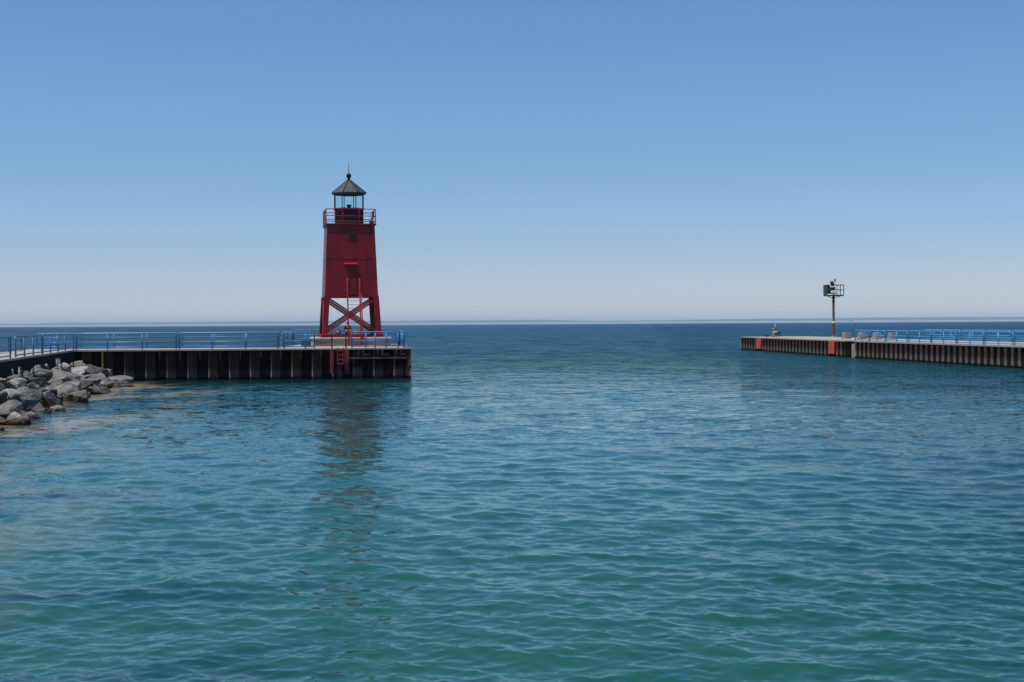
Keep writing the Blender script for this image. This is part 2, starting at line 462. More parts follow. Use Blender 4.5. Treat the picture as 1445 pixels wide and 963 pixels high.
def water_mat():
    mt, nt, n, l, b = new_mat('lake_water')
    geo = n.new('ShaderNodeNewGeometry')
    pos = geo.outputs['Position']
    def math_(op, a, b_=None, c=None, clamp=False):
        x = n.new('ShaderNodeMath'); x.operation = op; x.use_clamp = clamp
        for i, v in enumerate((a, b_, c)):
            if v is None: continue
            if isinstance(v, (int, float)): x.inputs[i].default_value = v
            else: l.new(v, x.inputs[i])
        return x.outputs[0]
    def noise_(scale, stretch=(1, 1, 1), detail=3, rough=0.5, out='Fac', off=(0, 0, 0)):
        mp = n.new('ShaderNodeMapping'); mp.inputs['Scale'].default_value = stretch; mp.inputs['Location'].default_value = off
        l.new(pos, mp.inputs['Vector'])
        z = n.new('ShaderNodeTexNoise'); z.inputs['Scale'].default_value = scale
        z.inputs['Detail'].default_value = detail; z.inputs['Roughness'].default_value = rough
        l.new(mp.outputs[0], z.inputs['Vector'])
        return z.outputs[out]
    def mix(f, a, c):
        x = n.new('ShaderNodeMix'); x.data_type = 'RGBA'
        if isinstance(f, (int, float)): x.inputs['Factor'].default_value = f
        else: l.new(f, x.inputs['Factor'])
        for k, v in (('A', a), ('B', c)):
            if isinstance(v, tuple): x.inputs[k].default_value = (*v, 1)
            else: l.new(v, x.inputs[k])
        return x.outputs['Result']
    def ramp(v, a, c, lo=0.0, hi=1.0, smooth=True):
        x = n.new('ShaderNodeMapRange'); x.inputs['From Min'].default_value = a; x.inputs['From Max'].default_value = c
        x.inputs['To Min'].default_value = lo; x.inputs['To Max'].default_value = hi
        if smooth: x.interpolation_type = 'SMOOTHSTEP'
        l.new(v, x.inputs['Value'])
        return x.outputs[0]
    sep = n.new('ShaderNodeSeparateXYZ'); l.new(pos, sep.inputs[0])
    x_, y_ = sep.outputs['X'], sep.outputs['Y']
    # --- colour of the water body: shallow sand / weed / deep channel
    big = noise_(0.035, detail=3)
    deep = (0.002, 0.024, 0.034)
    teal = (0.004, 0.042, 0.041)
    green = (0.012, 0.074, 0.053)
    # the dredged channel lies to the right of the middle line
    side = math_('ADD', math_('MULTIPLY_ADD', y_, -0.10, x_), math_('MULTIPLY_ADD', big, 14.0, -7.0))
    chan = ramp(side, -1.0, 9.0)
    depth = ramp(math_('MULTIPLY_ADD', big, 30.0, y_), 40.0, 75.0)
    body = mix(depth, green, teal)
    body = mix(math_('MULTIPLY', chan, 0.75), body, deep)
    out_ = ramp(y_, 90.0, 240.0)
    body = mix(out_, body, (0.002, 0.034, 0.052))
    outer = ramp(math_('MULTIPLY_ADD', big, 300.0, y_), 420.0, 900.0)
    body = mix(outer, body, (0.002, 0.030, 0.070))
    # weed beds on the left, seen through clear shallow water
    left = math_('MULTIPLY', ramp(math_('MULTIPLY_ADD', y_, 0.20, x_), -4.0, 4.0, 1.0, 0.0), ramp(y_, 80.0, 93.0, 1.0, 0.0))
    weed = math_('MULTIPLY', ramp(noise_(0.35, (0.6, 1.0, 1), 5, 0.6, off=(3, 8, 0)), 0.50, 0.62), left)
    body = mix(math_('MULTIPLY', weed, 0.85), body, (0.006, 0.024, 0.036))
    stones = math_('MULTIPLY', ramp(noise_(1.6, (1, 1, 1), 5, 0.65), 0.55, 0.72), ramp(y_, 26.0, 15.0))
    body = mix(math_('MULTIPLY', stones, 0.55), body, (0.03, 0.085, 0.028))
    stones2 = math_('MULTIPLY', ramp(noise_(0.9, (1, 1, 1), 5, 0.65, off=(9, 1, 0)), 0.52, 0.66), ramp(y_, 34.0, 15.0))
    body = mix(math_('MULTIPLY', stones2, 0.45), body, (0.005, 0.030, 0.026))
    # dark reflection of the left pier, painted into the water colour along its face
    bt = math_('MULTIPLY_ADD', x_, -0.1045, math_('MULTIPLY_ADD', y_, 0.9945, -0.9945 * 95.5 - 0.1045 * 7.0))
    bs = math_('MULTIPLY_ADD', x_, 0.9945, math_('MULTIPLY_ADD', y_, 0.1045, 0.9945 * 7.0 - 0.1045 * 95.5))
    pier_reflection = math_('MULTIPLY', ramp(math_('MULTIPLY_ADD', big, 6.0, bt), -9.0, 0.0), ramp(bs, -0.5, 2.5, 1.0, 0.0))
    body = mix(math_('MULTIPLY', pier_reflection, 0.85), body, (0.003, 0.014, 0.015))
    # tan sand shelf along the boulder bank
    shore = math_('MULTIPLY_ADD', y_, 0.151, math_('ADD', x_, 10.9))
    shelf = math_('MULTIPLY', ramp(shore, 1.0, 8.5, 1.0, 0.0), ramp(y_, 86.0, 93.0, 1.0, 0.0))
    sand = math_('MULTIPLY', shelf, ramp(noise_(0.32, (0.8, 0.45, 1), 5, 0.65, off=(1, 4, 2)), 0.45, 0.58))
    body = mix(math_('MULTIPLY', sand, 0.95), body, (0.27, 0.20, 0.10))
    # --- ripples too fine for the mesh: slopes straight from noise
    dist = math_('SQRT', math_('ADD', math_('MULTIPLY', x_, x_), math_('MULTIPLY', y_, y_)))
    layers = [  # scale, stretch, amplitude near, amplitude far, distance from, to
        (22.0, (0.6, 1.2, 1), 0.10, 0.15, 15, 30),
        (9.0, (0.6, 1.2, 1), 0.14, 0.36, 15, 60),
        (3.6, (0.6, 1.2, 1), 0.08, 0.75, 20, 80),
        (1.4, (0.5, 1.2, 1), 0.0, 1.05, 30, 110),
        (0.55, (0.6, 1.0, 1), 0.0, 1.1, 45, 180),
        (0.20, (0.8, 0.7, 1), 0.0, 0.80, 100, 380),
        (0.06, (1.0, 0.5, 1), 0.0, 0.40, 260, 900),
    ]
    acc = None
    for i, (sc, st, a0, a1, d0, d1) in enumerate(layers):
        c = noise_(sc, st, 2, 0.55, 'Color', off=(i * 7.3, i * 3.1, 0))
        vsub = n.new('ShaderNodeVectorMath'); vsub.operation = 'SUBTRACT'
        l.new(c, vsub.inputs[0]); vsub.inputs[1].default_value = (0.5, 0.5, 0.5)
        am = ramp(dist, d0, d1, a0, a1)
        vsc = n.new('ShaderNodeVectorMath'); vsc.operation = 'SCALE'
        l.new(vsub.outputs[0], vsc.inputs[0]); l.new(am, vsc.inputs['Scale'])
        if acc is None: acc = vsc.outputs[0]
        else:
            va = n.new('ShaderNodeVectorMath'); va.operation = 'ADD'
            l.new(acc, va.inputs[0]); l.new(vsc.outputs[0], va.inputs[1]); acc = va.outputs[0]
    # calm and ruffled patches
    ruff = ramp(noise_(0.045, (0.6, 1.2, 1), 3, 0.5, off=(5, 2, 0)), 0.35, 0.65, 0.6, 1.3)
    vr = n.new('ShaderNodeVectorMath'); vr.operation = 'SCALE'
    l.new(acc, vr.inputs[0]); l.new(ruff, vr.inputs['Scale'])
    flat = n.new('ShaderNodeVectorMath'); flat.operation = 'MULTIPLY'
    l.new(vr.outputs[0], flat.inputs[0]); flat.inputs[1].default_value = (1, 1, 0)
    # far out mostly the harbour-facing fronts of the wind waves show
    lean = n.new('ShaderNodeCombineXYZ'); l.new(ramp(dist, 30, 200, 0.0, -0.10), lean.inputs['Y'])
    flat2 = n.new('ShaderNodeVectorMath'); flat2.operation = 'ADD'
    l.new(flat.outputs[0], flat2.inputs[0]); l.new(lean.outputs[0], flat2.inputs[1]); flat = flat2
    add = n.new('ShaderNodeVectorMath'); add.operation = 'ADD'
    l.new(geo.outputs['Normal'], add.inputs[0]); l.new(flat.outputs[0], add.inputs[1])
    nrm = n.new('ShaderNodeVectorMath'); nrm.operation = 'NORMALIZE'
    l.new(add.outputs[0], nrm.inputs[0])
    rough = ramp(dist, 35, 260, 0.02, 0.26)
    n.remove(b)
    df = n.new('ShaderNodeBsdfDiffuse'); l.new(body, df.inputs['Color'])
    gl = n.new('ShaderNodeBsdfGlossy'); l.new(rough, gl.inputs['Roughness']); gl.inputs['Color'].default_value = (0.76, 0.92, 0.91, 1)
    l.new(nrm.outputs[0], gl.inputs['Normal'])
    lw = n.new('ShaderNodeLayerWeight'); lw.inputs['Blend'].default_value = 0.5
    l.new(nrm.outputs[0], lw.inputs['Normal'])
    p5 = math_('POWER', lw.outputs['Facing'], 5.0)
    k = math_('MULTIPLY', ramp(dist, 55, 140, 0.92, 0.44), math_('MULTIPLY_ADD', chan, -0.25, 1.0))
    fac = math_('MULTIPLY_ADD', p5, k, 0.02, clamp=True)
    mxs = n.new('ShaderNodeMixShader')
    l.new(fac, mxs.inputs[0]); l.new(df.outputs[0], mxs.inputs[1]); l.new(gl.outputs[0], mxs.inputs[2])
    l.new(mxs.outputs[0], n['Material Output'].inputs['Surface'])
    return mt

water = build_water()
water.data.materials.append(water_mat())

# ------------------------------------------------------------------ far shore and haze
FAR = 24000.0
def hills():
    mb = MB()
    xs = np.linspace(-300, 1745, 160)
    ref = None
    front, ridge, back = [], [], []
    for i, px in enumerate(xs):
        hpx = 2.0 + 0.4 * mnoise.noise(Vector((px * 0.01, 3, 0))) + 0.35 * mnoise.noise(Vector((px * 0.05, 7, 0)))
        hpx += 1.6 * max(0.0, min(1.0, (px - 40) / 30.0)) + 0.3
        k = max(0.0, min(1.0, (px - 770) / 60)) * (1 - max(0.0, min(1.0, (px - 900) / 180)))
        hpx -= 1.9 * k
        hpx += 0.4 * max(0.0, min(1.0, (px - 1150) / 100))
        x = (px - 722.5) / FPX * FAR
        z = (hpx + 2.2) * FAR / FPX
        front.append(mb.bm.verts.new((x, FAR + 200, -0.5)))
        ridge.append(mb.bm.verts.new((x * 1.03, FAR + 1000, z)))
        back.append(mb.bm.verts.new((x * 1.1, FAR + 2400, -0.5)))
    for a, b_ in ((front, ridge), (ridge, back)):
        for i in range(len(xs) - 1):
            f = mb.bm.faces.new([a[i], a[i + 1], b_[i + 1], b_[i]]); f.smooth = True
    o = mb.build('hills', M['forest'])
    tag(o, kind='structure')
    mb = MB()
    lo, hi, bk = [], [], []
    for i, px in enumerate(xs):
        hpx = 2.3 + 0.35 * mnoise.noise(Vector((px * 0.02, 13, 0)))
        x = (px - 722.5) / FPX * FAR
        lo.append(mb.bm.verts.new((x, FAR, -0.5)))
        hi.append(mb.bm.verts.new((x * 1.004, FAR + 80, (hpx + 0.1) * FAR / FPX)))
        bk.append(mb.bm.verts.new((x * 1.04, FAR + 900, -0.6)))
    for a, b_ in ((lo, hi), (hi, bk)):
        for i in range(len(xs) - 1):
            f = mb.bm.faces.new([a[i], a[i + 1], b_[i + 1], b_[i]]); f.smooth = True
    tag(mb.build('beach', M['sand']), kind='structure')
hills()

def haze():
    mb = MB()
    mb.box(-21000, 21000, -40, 29000, -3, 110)
    mt, nt, n, l, b = new_mat('sea_haze')
    n.remove(b)
    pv = n.new('ShaderNodeVolumePrincipled')
    pv.inputs['Color'].default_value = (0.60, 0.82, 1.0, 1)
    pv.inputs['Density'].default_value = HAZE
    pv.inputs['Anisotropy'].default_value = 0.0
    l.new(pv.outputs[0], n['Material Output'].inputs['Volume'])
    o = mb.build('haze', mt)
    tag(o, kind='stuff')
HAZE = 4.5e-5
haze()

# ------------------------------------------------------------------ left pier
DECK = 2.10
AP = R(6.0)
P0 = at_z(580, 490.9, DECK)
pr = Vector((math.cos(AP), math.sin(AP))); pb = Vector((-math.sin(AP), math.cos(AP)))
P0 = Vector((P0.x, P0.y))
def hp(s, t):            # point in pier-head coordinates
    return P0 + pr * s + pb * t
def near_edge(px):
    return on_line(px, P0, hp(-10, 0), 492)
CORNER = near_edge(105)
sC = (CORNER - P0).dot(pr)
AN = at_z(0, 509, DECK); AN = Vector((AN.x, AN.y))
ad = (AN - CORNER).normalized()               # along the approach, towards the camera
an = Vector((ad.y, -ad.x))                    # its left-hand side
if an.x > 0: an = -an
A_END = CORNER + ad * 70
WIDE = 3.7
def isect(p, d, q, e):
    den = d.x * e.y - d.y * e.x
    k = ((q.x - p.x) * e.y - (q.y - p.y) * e.x) / den
    return p + d * k
FARC = isect(CORNER + an * WIDE, ad, hp(0, 5.2), pr)
HEADL = -9.25
HEADB = 18.2

pier = thing('concrete_pier', 'long steel-walled concrete pier on the left carrying the red lighthouse', 'pier', (P0.x, P0.y, 0), AP)
L = lambda p, z=0: local(pier, (p.x, p.y, z))
poly = [hp(0, 0), hp(0, HEADB), hp(HEADL, HEADB), hp(HEADL, 5.2), FARC, A_END + an * WIDE, A_END, CORNER]
mb = MB()
mb.poly([L(p)[:2] for p in poly], DECK - 0.10, DECK)
mb.build('deck', M['concrete'], pier)

def inset(A, B, d):
    t = (B - A).normalized()
    return Vector((t.y, -t.x)) * -d      # towards the left of A->B

def pile_wall(parent, A, B, zt, zb, pitch, depth, mats, name='sheet_piling', start=0.0, skip=()):
    """corrugated steel wall from A to B; the outside is on the right of A->B"""
    t = (B - A).normalized(); Ln = (B - A).length
    nin = Vector((-t.y, t.x))
    mb = MB()
    prof = []
    s = start
    fl, wb = 0.42, 0.08
    pts = []
    k = 0
    while s < Ln:
        for ds, dd in ((0, 0), (fl, 0), (fl + wb, 1), (2 * fl + wb, 1)):
            q = s + ds * pitch
            if q <= Ln: pts.append((q, dd))
        s += pitch; k += 1
    pts.append((Ln, 0))
    lo, hi = [], []
    for q, dd in pts:
        p = A + t * q + nin * (depth * dd + 0.02)
        l_ = local(parent, (p.x, p.y, zb)); h_ = local(parent, (p.x, p.y, zt))
        lo.append(mb.bm.verts.new(l_)); hi.append(mb.bm.verts.new(h_))
    for i in range(len(pts) - 1):
        f = mb.bm.faces.new([lo[i], lo[i + 1], hi[i + 1], hi[i]])
        a_, b2 = pts[i][1], pts[i + 1][1]
        f.material_index = 1 if (a_ == 1 and b2 == 0) else 2 if (len(mats) > 2 and (a_ or b2)) else 0
    me = bpy.data.meshes.new(name); mb.bm.to_mesh(me); mb.bm.free()
    for mt in mats: me.materials.append(mt)
    o = bpy.data.objects.new(name, me); COL.objects.link(o); o.parent = parent
    return o

PM = [M['pile'], M['pile_web']]
zt = DECK - 0.125
ph = near_edge(203.6)
off = ((ph - CORNER).length) % 1.4
pile_wall(pier, CORNER, P0, zt, -1.6, 1.4, 0.34, PM, start=off - 0.92 * 1.4 + 1.4 * 0 )
pile_wall(pier, P0, hp(0, HEADB), zt, -1.6, 1.4, 0.34, PM)
pile_wall(pier, hp(0, HEADB), hp(HEADL, HEADB), zt, -1.6, 1.4, 0.34, PM)
pile_wall(pier, hp(HEADL, HEADB), hp(HEADL, 5.2), zt, -1.6, 1.4, 0.34, PM)
pile_wall(pier, hp(HEADL, 5.2), FARC, zt, -1.6, 1.4, 0.34, PM)
pile_wall(pier, FARC, A_END + an * WIDE, zt, -1.6, 1.4, 0.34, PM)
# plain dark quay wall of the approach
mb = MB()
nI = an
a0, a1 = CORNER + ad * 0.05, A_END
q = [a0 + nI * 0.06, a1 + nI * 0.06, a1 + nI * 0.5, a0 + nI * 0.5]
mb.poly([L(p)[:2] for p in q], -1.2, zt)
mb.build('quay_wall', M['quay'], pier)
# outstanding steel details near the head: waler and brackets
def face_pt(px, z, out=0.04):
    p = near_edge(px) - pb * out
    return L(p, z)
mb = MB()
p0, p1 = face_pt(494, 0), face_pt(575, 0)
mb.box(p0.x, p1.x, -0.075, -0.005, 1.36, 1.46)
mb.build('waler', M['rust'], pier)
for xa, xb in ((512, 522), (539, 549), (566, 572)):
    a_, b_ = face_pt(xa, 0), face_pt(xb, 0)
    mb = MB()
    mb.box(a_.x, a_.x + 0.08, -0.09, -0.002, 1.62, DECK - 0.14)
    mb.box(a_.x + 0.08, b_.x, -0.09, -0.002, 1.62, 1.69)
    mb.build('steel_bracket', M['rust'], pier)
for xa in (506, 533, 559.5):
    a_ = face_pt(xa, 0)
    mb = MB(); mb.box(a_.x - 0.035, a_.x + 0.035, -0.05, -0.002, 1.66, DECK - 0.14)
    mb.build('steel_strap', M['rust'], pier)
a_ = face_pt(144.5, 0)
mb = MB(); mb.box(a_.x - 0.04, a_.x + 0.04, -0.06, -0.002, 0.9, DECK - 0.14)
mb.build('gauge_strip', M['algae'], pier)
for k in range(9):                                     # short weld streaks half way between the interlocks
    xa = 225 + 28.55 * k
    if xa > 455: break
    a_ = face_pt(xa, 0)
    mb = MB(); mb.box(a_.x - 0.02, a_.x + 0.02, -0.03, -0.002, 1.35 + 0.2 * ((k * 7) % 3) / 3, DECK - 0.14)
    mb.build('weld_strip', M['rust'], pier)
for xa, xb in ((465.5, 470.5), (486.0, 492.5)):
    a_, b_ = face_pt(xa, 0), face_pt(xb, 0)
    mb = MB(); mb.box(a_.x, b_.x, -0.10, -0.002, 0.35, DECK - 0.14)
    tag(mb.build('painted_pile', M['red_pile'], pier), 'pile face painted red beside the dock ladder')

# boat ladder hanging on the pier face with tall red grab posts
xl, xr = near_edge(468.3), near_edge(488.2)
dl = thing('dock_ladder', 'red dock ladder with two tall grab posts on the left pier edge', 'ladder', (xl.x, xl.y, DECK), AP)
wd = (xr - xl).length
for x in (0, wd):
    MB().tube([(x, 0.10, 0.0), (x, 0.10, 1.05), (x, 0.06, 1.15), (x, -0.02, 1.18)], 0.05, 8).build('grab_post', M['red_bright'], dl)
x0, x1 = wd * 0.42, wd * 0.80
for x in (x0, x1):
    MB().tube([(x, -0.26, -0.02), (x, -0.26, -1.12)], 0.04, 6).build('side_rail', M['red_pile'], dl)
for k in range(4):
    z = -0.16 - 0.30 * k
    MB().tube([(x0, -0.26, z), (x1, -0.26, z)], 0.028, 6).build('rung', M['red_pile'], dl)
for x in (x0, x1):
    MB().bar((x, -0.26, -0.04), (x, 0.05, 0.05), 0.06, 0.03).build('bracket', M['red_pile'], dl)

# ------------------------------------------------------------------ railings
def railing(A, B, z, posts, label, group, mt, rails=(0.50, 0.13), hh=1.10, r=0.045, end_mat=None, name='railing_panel', px=False):
    A, B = Vector(A[:2]), Vector(B[:2])
    d = B - A; Ln = d.length
    t = thing(name, label, 'railing', (A.x, A.y, z), math.atan2(d.y, d.x), group)
    c = 0.13
    path = [(0, 0, 0), (0, 0, hh - c)]
    path += [(c - c * math.cos(a), 0, hh - c + c * math.sin(a)) for a in (R(30), R(60), R(90))]
    path += [(Ln - c + c * math.sin(a), 0, hh - c + c * math.cos(a)) for a in (0, R(30), R(60), R(90))]
    path += [(Ln, 0, 0)]
    MB().tube(path, r, 8).build('frame', mt, t)
    for q in posts:
        MB().tube([(q * Ln, 0, 0), (q * Ln, 0, hh - r)], r * 0.95, 8).build('post', mt, t)
    for q in rails:
        MB().tube([(r * 0.8, 0, q), (Ln - r * 0.8, 0, q)], r * 0.8, 8).build('rail', mt, t)
    return t

IN = 0.22
G1 = 'blue railing panels of the left pier'
def nedge(px, d=IN):
    p = near_edge(px)
    return p + pb * d
def frac(pxs, f, A, B):
    return [((f(p) - A).length / (B - A).length) for p in pxs]
def near_panel(xa, xb, posts, label):
    A, B = nedge(xa), nedge(xb)
    railing(A, B, DECK, [((nedge(p) - A).length / (B - A).length) for p in posts], label, G1, M['blue'])
near_panel(106.5, 248, (151, 200), 'blue railing panel beginning at the bend of the left pier above the boulders')
near_panel(253, 392, (299, 346), 'wide blue railing panel in the middle of the left pier, left of the gap')
near_panel(401, 443.5, (431,), 'short blue railing panel just left of the red grab posts')
near_panel(496.5, 570.5, (516.5, 529.5, 545, 562), 'blue railing panel with many posts right of the red ladder, at the pier end')
def apedge(px, d=IN):
    return on_line(px, CORNER + an * d, AN + an * d, 500)
def ap_panel(xa, xb, posts, label):
    A, B = apedge(xa), apedge(xb)
    railing(A, B, DECK, [((apedge(p) - A).length / (B - A).length) for p in posts], label, G1, M['blue'])
ap_panel(60.3, 103.5, (71.5, 82, 92.3), 'blue railing panel on the walkway ending at the pier bend')
ap_panel(22, 59, (34.5, 47), 'blue railing panel on the near side of the walkway, right of the narrow gap')
ap_panel(-62, 14.6, (-35, -10), 'blue railing panel cut by the left picture border, near side of the walkway')
def apfar(px, d=WIDE - IN):
    return on_line(px, CORNER + an * d, AN + an * d, 497)
def apf_panel(xa, xb, posts, label):
    A, B = apfar(xa), apfar(xb)
    railing(A, B, DECK, [((apfar(p) - A).length / (B - A).length) for p in posts], label, G1, M['blue'])
apf_panel(-50, 12.5, (-30, -10), 'blue railing panel on the lake side of the walkway, cut by the left border')
apf_panel(14.5, 30, (22,), 'narrow blue railing panel on the lake side of the walkway')
f5 = hp(0, 5.0)
def faredge(px):
    return on_line(px, f5, hp(-10, 5.0), 490)
FR = (0.80, 0.47, 0.14)
def far_panel(xa, xb, posts, label):
    A, B = faredge(xa), faredge(xb)
    railing(A, B, DECK, [((faredge(p) - A).length / (B - A).length) for p in posts], label, G1, M['blue'], rails=FR)
far_panel(52.5, 109, (80,), 'first lake-side railing panel behind the bend of the left pier')
far_panel(115, 252, (161, 207.3), 'lake-side railing panel behind the panel that begins at the bend')
far_panel(257.6, 394, (303, 348), 'lake-side railing panel behind the wide middle panel of the left pier')
# pier head: lake side, left side and right side
def head_panel(a, b, posts, label, **k):
    railing(hp(*a), hp(*b), DECK, posts, label, G1, M['blue'], **k)
head_panel((HEADL + 0.2, 5.2), (HEADL + 0.2, 11.2), (0.33, 0.66), 'blue railing panel leading away along the left side of the lighthouse platform, front one', rails=FR)
head_panel((HEADL + 0.2, 11.5), (HEADL + 0.2, 17.8), (0.33, 0.66), 'blue railing panel leading away along the left side of the lighthouse platform, rear one', rails=FR)
head_panel((HEADL + 0.3, 17.9), (-5.0, 17.9), (0.33, 0.66), 'lake-side railing panel behind the left legs of the lighthouse', rails=FR, hh=1.2)
head_panel((-4.8, 17.9), (-0.5, 17.9), (0.33, 0.66), 'lake-side railing panel behind the right legs of the lighthouse', rails=FR, hh=1.2)
for i, (t0, t1) in enumerate(((0.5, 4.6), (4.8, 8.9), (9.1, 13.2), (13.4, 17.6))):
    head_panel((-0.45, t0), (-0.45, t1), (0.33, 0.66), ('nearest', 'second', 'third', 'farthest')[i] + ' railing panel on the right side of the lighthouse platform', rails=FR)

# ------------------------------------------------------------------ lighthouse
AL = R(11.0)
C0 = at_depth(493.7, 470, 107.0)
ZP = 2.76
pl = thing('concrete_plinth', 'weathered concrete plinth block under the red lighthouse', 'plinth', (C0.x, C0.y, DECK), AL)
MB().box(-2.85, 2.85, -2.95, 2.95, 0, 0.53).build('block', M['plinth'], pl, bevel=0.02)
MB().box(-2.92, 2.92, -3.02, 3.02, 0.532, 0.66).build('cap_slab', M['cap'], pl, bevel=0.015)

lh = thing('lighthouse', 'red steel pier lighthouse with black lantern room on four braced legs', 'lighthouse', (C0.x, C0.y, ZP), AL)
HB, HT, ZB, ZT = 2.02, 1.80, 3.05, 8.55
HF = 2.2
def sq(h, z):
    return [(-h, -h, z), (h, -h, z), (h, h, z), (-h, h, z)]
body = MB().hexa(sq(HB, ZB) + sq(HT, ZT)).build('tower_body', M['red'], lh)
def fy(z, out=0.0):
    return -(HB + (HT - HB) * (z - ZB) / (ZT - ZB)) - out
def fh(z):
    return HB + (HT - HB) * (z - ZB) / (ZT - ZB)
# plate seams and bottom lip
for z, w, o_ in ((5.95, 0.07, 0.018), (3.05, 0.12, 0.03), (8.40, 0.10, 0.02)):
    h0, h1 = fh(z) + o_, fh(z + w) + o_
    MB().hexa(sq(h0, z) + sq(h1, z + w)).build('plate_seam', M['red'], body)
for x in (-1.15, 1.15):                                # vertical lap seams of the plating
    MB().hexa([(x - .03, fy(3.2, .014), 3.2), (x + .03, fy(3.2, .014), 3.2), (x + .03, fy(3.2, -.05), 3.2), (x - .03, fy(3.2, -.05), 3.2),
               (x * .93 - .03, fy(8.35, .014), 8.35), (x * .93 + .03, fy(8.35, .014), 8.35), (x * .93 + .03, fy(8.35, -.05), 8.35), (x * .93 - .03, fy(8.35, -.05), 8.35)]).build('plate_seam', M['red'], body)
# door with rain hood, sill opening
mb = MB()
mb.hexa([(-0.48, fy(3.25, .035), 3.25), (0.36, fy(3.25, .035), 3.25), (0.36, fy(3.25, -.1), 3.25), (-0.48, fy(3.25, -.1), 3.25),
         (-0.48, fy(5.45, .035), 5.45), (0.36, fy(5.45, .035), 5.45), (0.36, fy(5.45, -.1), 5.45), (-0.48, fy(5.45, -.1), 5.45)])
door = mb.build('door', M['red'], lh)
for z in (3.55, 5.2):
    MB().box(-0.50, -0.36, fy(z, 0.06), fy(z, 0.03), z, z + 0.09).build('hinge', M['red_bright'], door)
MB().tube([(0.24, fy(4.3, .03), 4.3), (0.24, fy(4.3, .09), 4.3), (0.24, fy(4.3, .09), 4.5), (0.24, fy(4.5, .03), 4.5)], 0.02, 6).build('handle', M['red_bright'], door)
MB().hexa([(-0.56, fy(5.52, .23), 5.52), (0.42, fy(5.52, .23), 5.52), (0.42, fy(5.52, -.05), 5.55), (-0.56, fy(5.52, -.05), 5.55),
           (-0.56, fy(5.62, .23), 5.57), (0.42, fy(5.62, .23), 5.57), (0.42, fy(5.62, -.05), 5.68), (-0.56, fy(5.62, -.05), 5.68)]).build('door_hood', M['red_rail'], lh)
MB().box(-0.44, 0.36, fy(3.14, .04), fy(3.14, -.1), 3.06, 3.235).build('sill_gap', M['black'], lh)
mb = MB(); mb.box(-0.17, 0.38, fy(7.7, .05), fy(7.7, -.05), 7.52, 7.92)
vent = mb.build('louvre_window', M['dark_metal'], lh)
mb = MB()
for k in range(5):
    mb.box(-0.13, 0.34, fy(7.7, .075), fy(7.7, .052), 7.56 + 0.07 * k, 7.595 + 0.07 * k)
mb.build('louvre', M['black'], vent)
# legs and bracing
def leg(sx, sy):
    mb = MB()
    w = 0.34
    def ring(h, z):
        x0, x1 = sorted((sx * h, sx * (h - w))); y0, y1 = sorted((sy * h, sy * (h - w)))
        return [(x0, y0, z), (x1, y0, z), (x1, y1, z), (x0, y1, z)]
    # an L of two plates
    def plate(hx, hy, wx, wy):
        def rg(h, z):
            x0, x1 = sorted((sx * h, sx * (h - wx))); y0, y1 = sorted((sy * h, sy * (h - wy)))
            return [(x0, y0, z), (x1, y0, z), (x1, y1, z), (x0, y1, z)]
        mb.hexa(rg(HF + 0.05, 0.22) + rg(HB + 0.05, ZB + 0.02))
    plate(1, 1, 0.42, 0.10)
    mb2 = mb
    def rg2(h, z):
        x0, x1 = sorted((sx * h, sx * (h - 0.10))); y0, y1 = sorted((sy * (h - 0.102), sy * (h - 0.42)))
        return [(x0, y0, z), (x1, y0, z), (x1, y1, z), (x0, y1, z)]
    mb.hexa(rg2(HF + 0.05, 0.22) + rg2(HB + 0.05, ZB + 0.02))
    mb.bar((sx * (HF - 0.18), sy * (HF - 0.18), 0.22), (sx * (HB - 0.18), sy * (HB - 0.18), ZB - 0.01), 0.16, 0.16)
    lg = mb.build('leg', M['red'], lh)
    MB().box(sx * (HF - 0.15) - 0.36, sx * (HF - 0.15) + 0.36, sy * (HF - 0.15) - 0.36, sy * (HF - 0.15) + 0.36, 0.203, 0.265).build('foot_plate', M['red_bright'], lg)
for sx in (-1, 1):
    for sy in (-1, 1):
        leg(sx, sy)
def brace(a, b, nrm):
    n_ = Vector(nrm)
    mb = MB()
    a, b = Vector(a), Vector(b)
    t = (b - a).normalized(); v = t.cross(n_).normalized()
    mb.bar(a + v * 0.075, b + v * 0.075, 0.13, 0.08, n_)
    mb.bar(a - v * 0.075, b - v * 0.075, 0.13, 0.08, n_)
    mb.build('cross_brace', M['red'], lh)
zl, zh = 0.38, ZB - 0.1
for sgn in (-1, 1):
    yl, yh = sgn * (HF - 0.05), sgn * (HB - 0.05)
    brace((-(HF - 0.2), yl, zl), (HB - 0.2, yh, zh), (0, sgn, 0))
    brace((HF - 0.2, yl - sgn * 0.14, zl), (-(HB - 0.2), yh - sgn * 0.14, zh), (0, sgn, 0))
    brace((yl, -(HF - 0.2), zl), (yh, HB - 0.2, zh), (sgn, 0, 0))
    brace((yl - sgn * 0.14, HF - 0.2, zl), (yh - sgn * 0.14, -(HB - 0.2), zh), (sgn, 0, 0))
mb = MB()
h0, h1 = HF + 0.16, HF - 0.12
mb.box(-h0, h0, -h0, -h1, 0.0, 0.20); mb.box(-h0, h0, h1, h0, 0.0, 0.20)
mb.box(-h0, -h1, -h1 + 0.002, h1 - 0.002, 0.0, 0.198); mb.box(h1, h0, -h1 + 0.002, h1 - 0.002, 0.0, 0.198)
mb.build('base_beam', M['red'], lh)
mb = MB(); mb.lathe([(0.28, 0.0), (0.28, ZB - 0.01)], 14)
